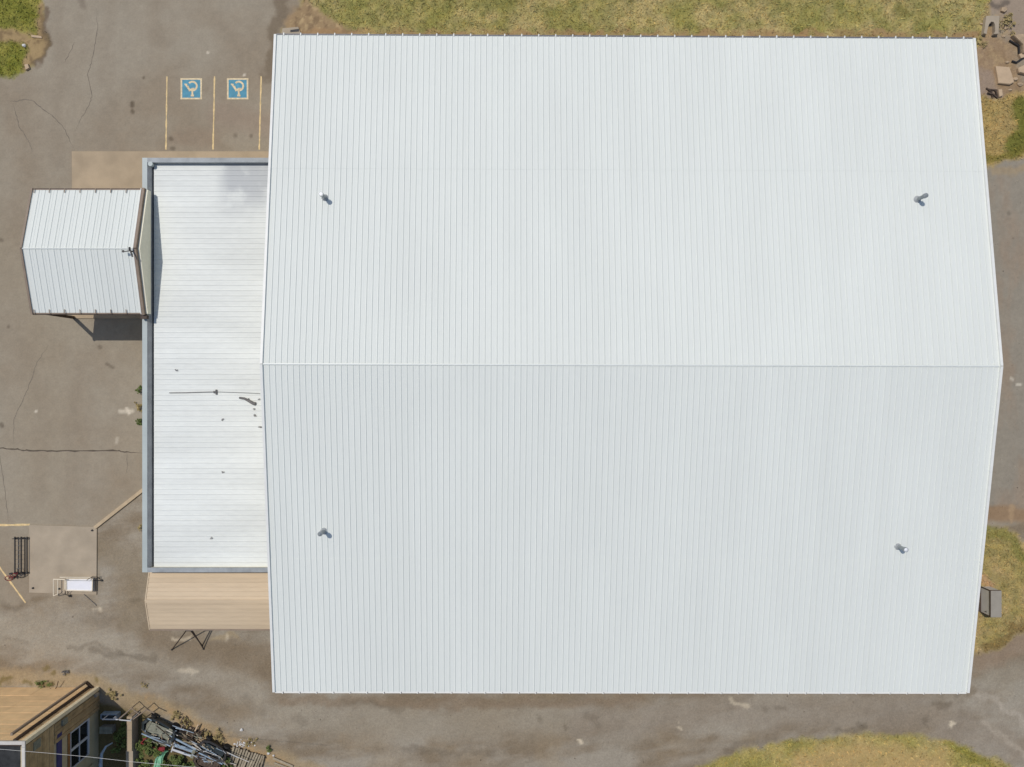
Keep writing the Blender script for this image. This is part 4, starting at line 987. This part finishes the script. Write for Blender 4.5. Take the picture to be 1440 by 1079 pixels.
MB().box(f_(-.8,-.5,0).x,f_(-.8,-.5,0).x+1.5,f_(0,-.2,0).y-.1,f_(0,.2,0).y,-.03,.25).build('base', M_rust, wp)
pl = thing('wooden_pallet', 'bleached slatted wooden pallet by the gravel road', 'pallet'); f_ = loc_frame(348,1068,-20)
for i in range(13):
    a = -1.25+i*.205+random.uniform(-.03,.03); b0 = random.uniform(-.08,.08); tw = random.uniform(-.07,.07)
    MB().bar(f_(a+tw,-.85+b0,.22+random.uniform(-.02,.03)), f_(a-tw,.78+b0,.22+random.uniform(-.02,.03)), random.uniform(.10,.16), .03).build('slat', M_oldwood, pl)
for b in (-.7,0,.65): MB().bar(f_(-1.3,b,.12), f_(1.3,b,.12), .09,.12).build('stringer', M_browndk, pl)
wb = thing('loose_boards', 'two pale boards on the verge right of the pallet', 'boards')
MB().bar(pz(384,1066,.1), pz(412,1078,.1), .16,.06).build('board', M_oldwood, wb); MB().bar(pz(386,1073,.07), pz(410,1082,.07), .14,.06).build('board', M_oldwood, wb)
gs_ = MB(); pts = [(234,1056),(228,1060),(224,1067),(222,1078),(221,1092)]
for k_ in range(len(pts)-1):
    for j in range(5):
        w0 = 1.7+.5*k_; a0 = -w0+2*w0*j/5; a1 = -w0+2*w0*(j+1)/5
        zc_ = lambda a, kk: .35+.12*math.sin(j*2.4+kk)+.06*(j % 2)
        gs_.quad(pz(pts[k_][0]+a0*2,pts[k_][1],zc_(a0,k_)), pz(pts[k_][0]+a1*2,pts[k_][1],.42), pz(pts[k_+1][0]+a1*2.2,pts[k_+1][1],.40), pz(pts[k_+1][0]+a0*2.2,pts[k_+1][1],zc_(a0,k_+1)))
gs_.build('plastic_sheet', M_greenf, label='crumpled pale green plastic sheet among the yard plants', cat='sheet')
m = MB(); rr = random.Random(8)
for i in range(46):
    q = P(rr.gauss(341,7), rr.gauss(1046,3.8)); s_ = rr.uniform(.03,.09); m.lump((q.x,q.y,.05), s_, (1,.8,.6), seed=i, seg=5, rings=4)
m.build('rubble', M_litter, label='scatter of white rubble beside the wooden pallet', cat='rubble', kind='stuff')
for i, (a, b, s_, lab) in enumerate([(340,1026,.14,'single white stone on the verge above the pallet'),(378,1059,.12,'white stone right of the pallet'),(385,1062,.1,'small white stone near the loose boards')]):
    q = P(a,b); MB().lump((q.x,q.y,.06), s_, (1,.8,.7), seed=i+40).build('stone', M_litter, label=lab, cat='stone')
m = MB().tube([pz(68,981,.1), pz(74,973,.2), pz(80,966,.3), pz(82,958,.5)], .03, 5); m.tube([pz(76,972,.2), pz(70,968,.3)], .02, 4); m.build('dead_twig', M_browndk, label='forked dead twig standing against the ochre wall', cat='twig')

# ------------------------------------------------------------------ plants
def leafball(px, py, rad, hgt, n, m_, label, cat='bush', group=None, name='bush', seed=0, leaf=.09):
    rr = random.Random(seed); c0 = P(px, py); t = thing(name, label, cat, group); mm = MB()
    blobs = [(rr.gauss(0,.5)*rad, rr.gauss(0,.5)*rad, rr.uniform(.2,.9)*hgt, rr.uniform(.14,.42)*rad) for _ in range(13)]
    for i in range(n):
        bx_, by_, bz, br_ = rr.choice(blobs); a = rr.uniform(0,6.28); u = rr.uniform(-1,1); k_ = br_*rr.uniform(.5,1.1); s0 = math.sqrt(1-u*u)
        p_ = Vector((c0.x+bx_+k_*s0*math.cos(a), c0.y+by_+k_*s0*math.sin(a), max(.02, bz+k_*u*.7)))
        d = Vector((rr.gauss(0,1), rr.gauss(0,1), rr.gauss(.2,.5))).normalized(); e = d.cross(Vector((rr.gauss(0,.4), rr.gauss(0,.4), 1))).normalized(); l_ = leaf*rr.uniform(.6,1.5)
        mm.quad(p_-d*l_, p_-e*l_*.45, p_+d*l_, p_+e*l_*.45)
    mm.build('foliage', m_, t)
    st = MB()
    for _ in range(4):
        a = rr.uniform(0,6.28); st.tube([(c0.x,c0.y,0),(c0.x+math.cos(a)*rad*.3,c0.y+math.sin(a)*rad*.3,hgt*.6)], .018, 4)
    st.build('stem', M_browndk, t)
leafball(208,1045,.75,.9,900,M_leaf,'green bush beside the tan yard wall and red cart',seed=1)
leafball(221,1050,.55,.7,500,M_leaf,'dark green bush right below the red cart',seed=2)
leafball(256,1071,.75,.8,900,M_leaf,'broad green bush left of the rusty shell at the bottom edge',seed=3)
leafball(236,1076,.55,.6,450,M_leaf,'green bush right of the green plastic sheet',seed=4)
leafball(320,1076,.55,.8,600,M_leaf,'bright green bush between rusty shell and pallet',seed=5)
leafball(203,1073,.5,.6,400,M_leaf,'yellow-green bush low beside the wider yard wall',seed=6)
leafball(275,1078,.6,.6,500,M_leaf,'green bush under the rusty shell at the bottom edge',seed=7)
leafball(175,1045,.8,.7,700,M_leaf,'shaded bush inside the dark house yard',seed=8)
leafball(178,1025,.6,.6,450,M_leaf,'small shaded bush near the pale yard rail',seed=9)
leafball(161,975,.45,.3,320,M_leafy,'yellow dry weed clump right of the house corner','weeds',name='weed_clump',seed=10,leaf=.06)
leafball(60,961,.45,.25,260,M_leaf,'olive weed clump at the road edge above the house','weeds',name='weed_clump',seed=11,leaf=.05)
leafball(92,945,.24,.2,130,M_stick,'small grey-brown weed tuft on the gravel above the house','weeds',name='weed_clump',seed=12,leaf=.05)
leafball(262,1014,.45,.35,300,M_leafy,'yellow weeds above the rusty trailer','weeds',name='weed_clump',seed=13,leaf=.06)
leafball(248,1006,.4,.3,240,M_leafy,'ochre weeds at the verge above the dark shell','weeds',name='weed_clump',seed=14,leaf=.06)
leafball(292,1030,.4,.35,260,M_leafy,'ochre weeds above the black scrap shell','weeds',name='weed_clump',seed=15,leaf=.06)
leafball(379,1053,.3,.3,180,M_leaf,'green weed tuft right of the pallet','weeds',name='weed_clump',seed=16,leaf=.05)
leafball(205,957+6,.2,.2,90,M_leafy,'tiny yellow weed on the gravel edge','weeds',name='weed_clump',seed=17,leaf=.05)
leafball(198.5,548,.3,.35,220,M_leaf,'narrow green weed strip along the annex wall, upper','weeds','weeds along the annex wall','weed_clump',18,.06)
leafball(198,572,.3,.3,200,M_leafy,'yellowish weeds along the annex wall, middle','weeds','weeds along the annex wall','weed_clump',19,.06)
leafball(197.5,594,.3,.35,220,M_leaf,'green weed strip along the annex wall, lower','weeds','weeds along the annex wall','weed_clump',20,.06)
leafball(198,742,.25,.3,110,M_leafy,'brown dry weed at the annex wall beside the gravel','weeds',name='weed_clump',seed=21,leaf=.05)

leafball(1413,31,.7,.35,420,M_leafy,'dry straw clump right of the culvert head','weeds',name='weed_clump',seed=31,leaf=.07)
leafball(1381,62,.4,.2,160,M_leafy,'dry straw tuft at the hall corner below the culvert','weeds',name='weed_clump',seed=32,leaf=.06)
leafball(352,1042,.4,.2,160,M_leafy,'dry straw tuft beside the white rubble','weeds',name='weed_clump',seed=33,leaf=.06)
leafball(310,1034,.5,.3,260,M_leafy,'dry straw weeds between the trailer and the white rubble','weeds',name='weed_clump',seed=34,leaf=.06)
# ------------------------------------------------------------------ grass blades and loose stones (uncountable)
def sample(n, cond):
    out = []
    while len(out) < n:
        px = rng.uniform(-60, 1500, 60000); py = rng.uniform(-60, 1140, 60000)
        i = np.clip(((px-720)/1000*H+45.5)/cell, 0, nx-1).astype(int); j = np.clip((-(py-539.5)/1000*H+35)/cell, 0, ny-1).astype(int)
        inside = (px > 400) & (px < 1290) & (py > 100) & (py < 930)
        k = cond(px, py, GM[i, j]) & ~inside & (rng.random(60000) < 1)
        for a in np.nonzero(k)[0]: out.append((px[a], py[a], i[a], j[a]))
    return out[:n]
pts = sample(52000, lambda px, py, g: rng.random(px.shape) < np.clip(g-.25, 0, 1)*1.3)
nb = 2; V = []; Fc = []; Cc = []
for (px, py, i, j) in pts:
    x_, y_ = X(px), Y(py); z_ = float(Z[i, j]); c0 = CF[i, j]; br_ = random.uniform(.62, 1.5); gy = random.uniform(-.12,.16)
    col = (c0[0]*br_*(1+gy), c0[1]*br_, c0[2]*br_*(1-gy), 1)
    for _ in range(nb):
        a = random.uniform(0, 6.28); big = 1.9 if random.random() < .12 else 1.0; l_ = random.uniform(.05, .17)*big; h_ = random.uniform(.03, .11)*big; w_ = random.uniform(.012,.03)*big
        dx, dy = math.cos(a), math.sin(a); n = len(V)
        V += [(x_-dy*w_, y_+dx*w_, z_-.01), (x_+dy*w_, y_-dx*w_, z_-.01), (x_+dx*l_, y_+dy*l_, z_+h_)]; Fc.append((n, n+1, n+2)); Cc += [col]*3
me = bpy.data.meshes.new('grass'); me.from_pydata(V, [], Fc); at = me.color_attributes.new('tint', 'FLOAT_COLOR', 'POINT')
at.data.foreach_set('color', np.array(Cc, np.float32).ravel()); me.materials.append(field_mat('grass_blades', 0.85, 0.1, 0.0))
link('grass', me, label='rough dry yellow-green grass round the hall', cat='grass', kind='stuff')
pts = sample(5200, lambda px, py, g: (g < .2) & ((py > 860) | (px > 1385)) & (rng.random(px.shape) < np.where(py > 860, .5, .9)))
V = []; Fc = []; Cc = []
for (px, py, i, j) in pts:
    x_, y_ = X(px), Y(py); z_ = float(Z[i, j]); s_ = random.uniform(.015, .042)*(2.0 if random.random() < .04 else 1); c0 = CF[i, j]; br_ = random.uniform(.55, 1.4)
    n = len(V); a = random.uniform(0, 6.28)
    for q in range(4): V.append((x_+math.cos(a+q*1.57)*s_*random.uniform(.7,1.3), y_+math.sin(a+q*1.57)*s_, z_-.005))
    V.append((x_, y_, z_+s_*.8)); Fc += [(n+q, n+(q+1)%4, n+4) for q in range(4)]; Cc += [(c0[0]*br_, c0[1]*br_, c0[2]*br_, 1)]*5
me = bpy.data.meshes.new('loose_stones'); me.from_pydata(V, [], Fc); at = me.color_attributes.new('tint', 'FLOAT_COLOR', 'POINT')
at.data.foreach_set('color', np.array(Cc, np.float32).ravel()); me.materials.append(field_mat('stone_chips', 0.9, 0.15, 0.0))
link('loose_stones', me, label='loose stones scattered over the gravel and dirt', cat='gravel', kind='stuff')
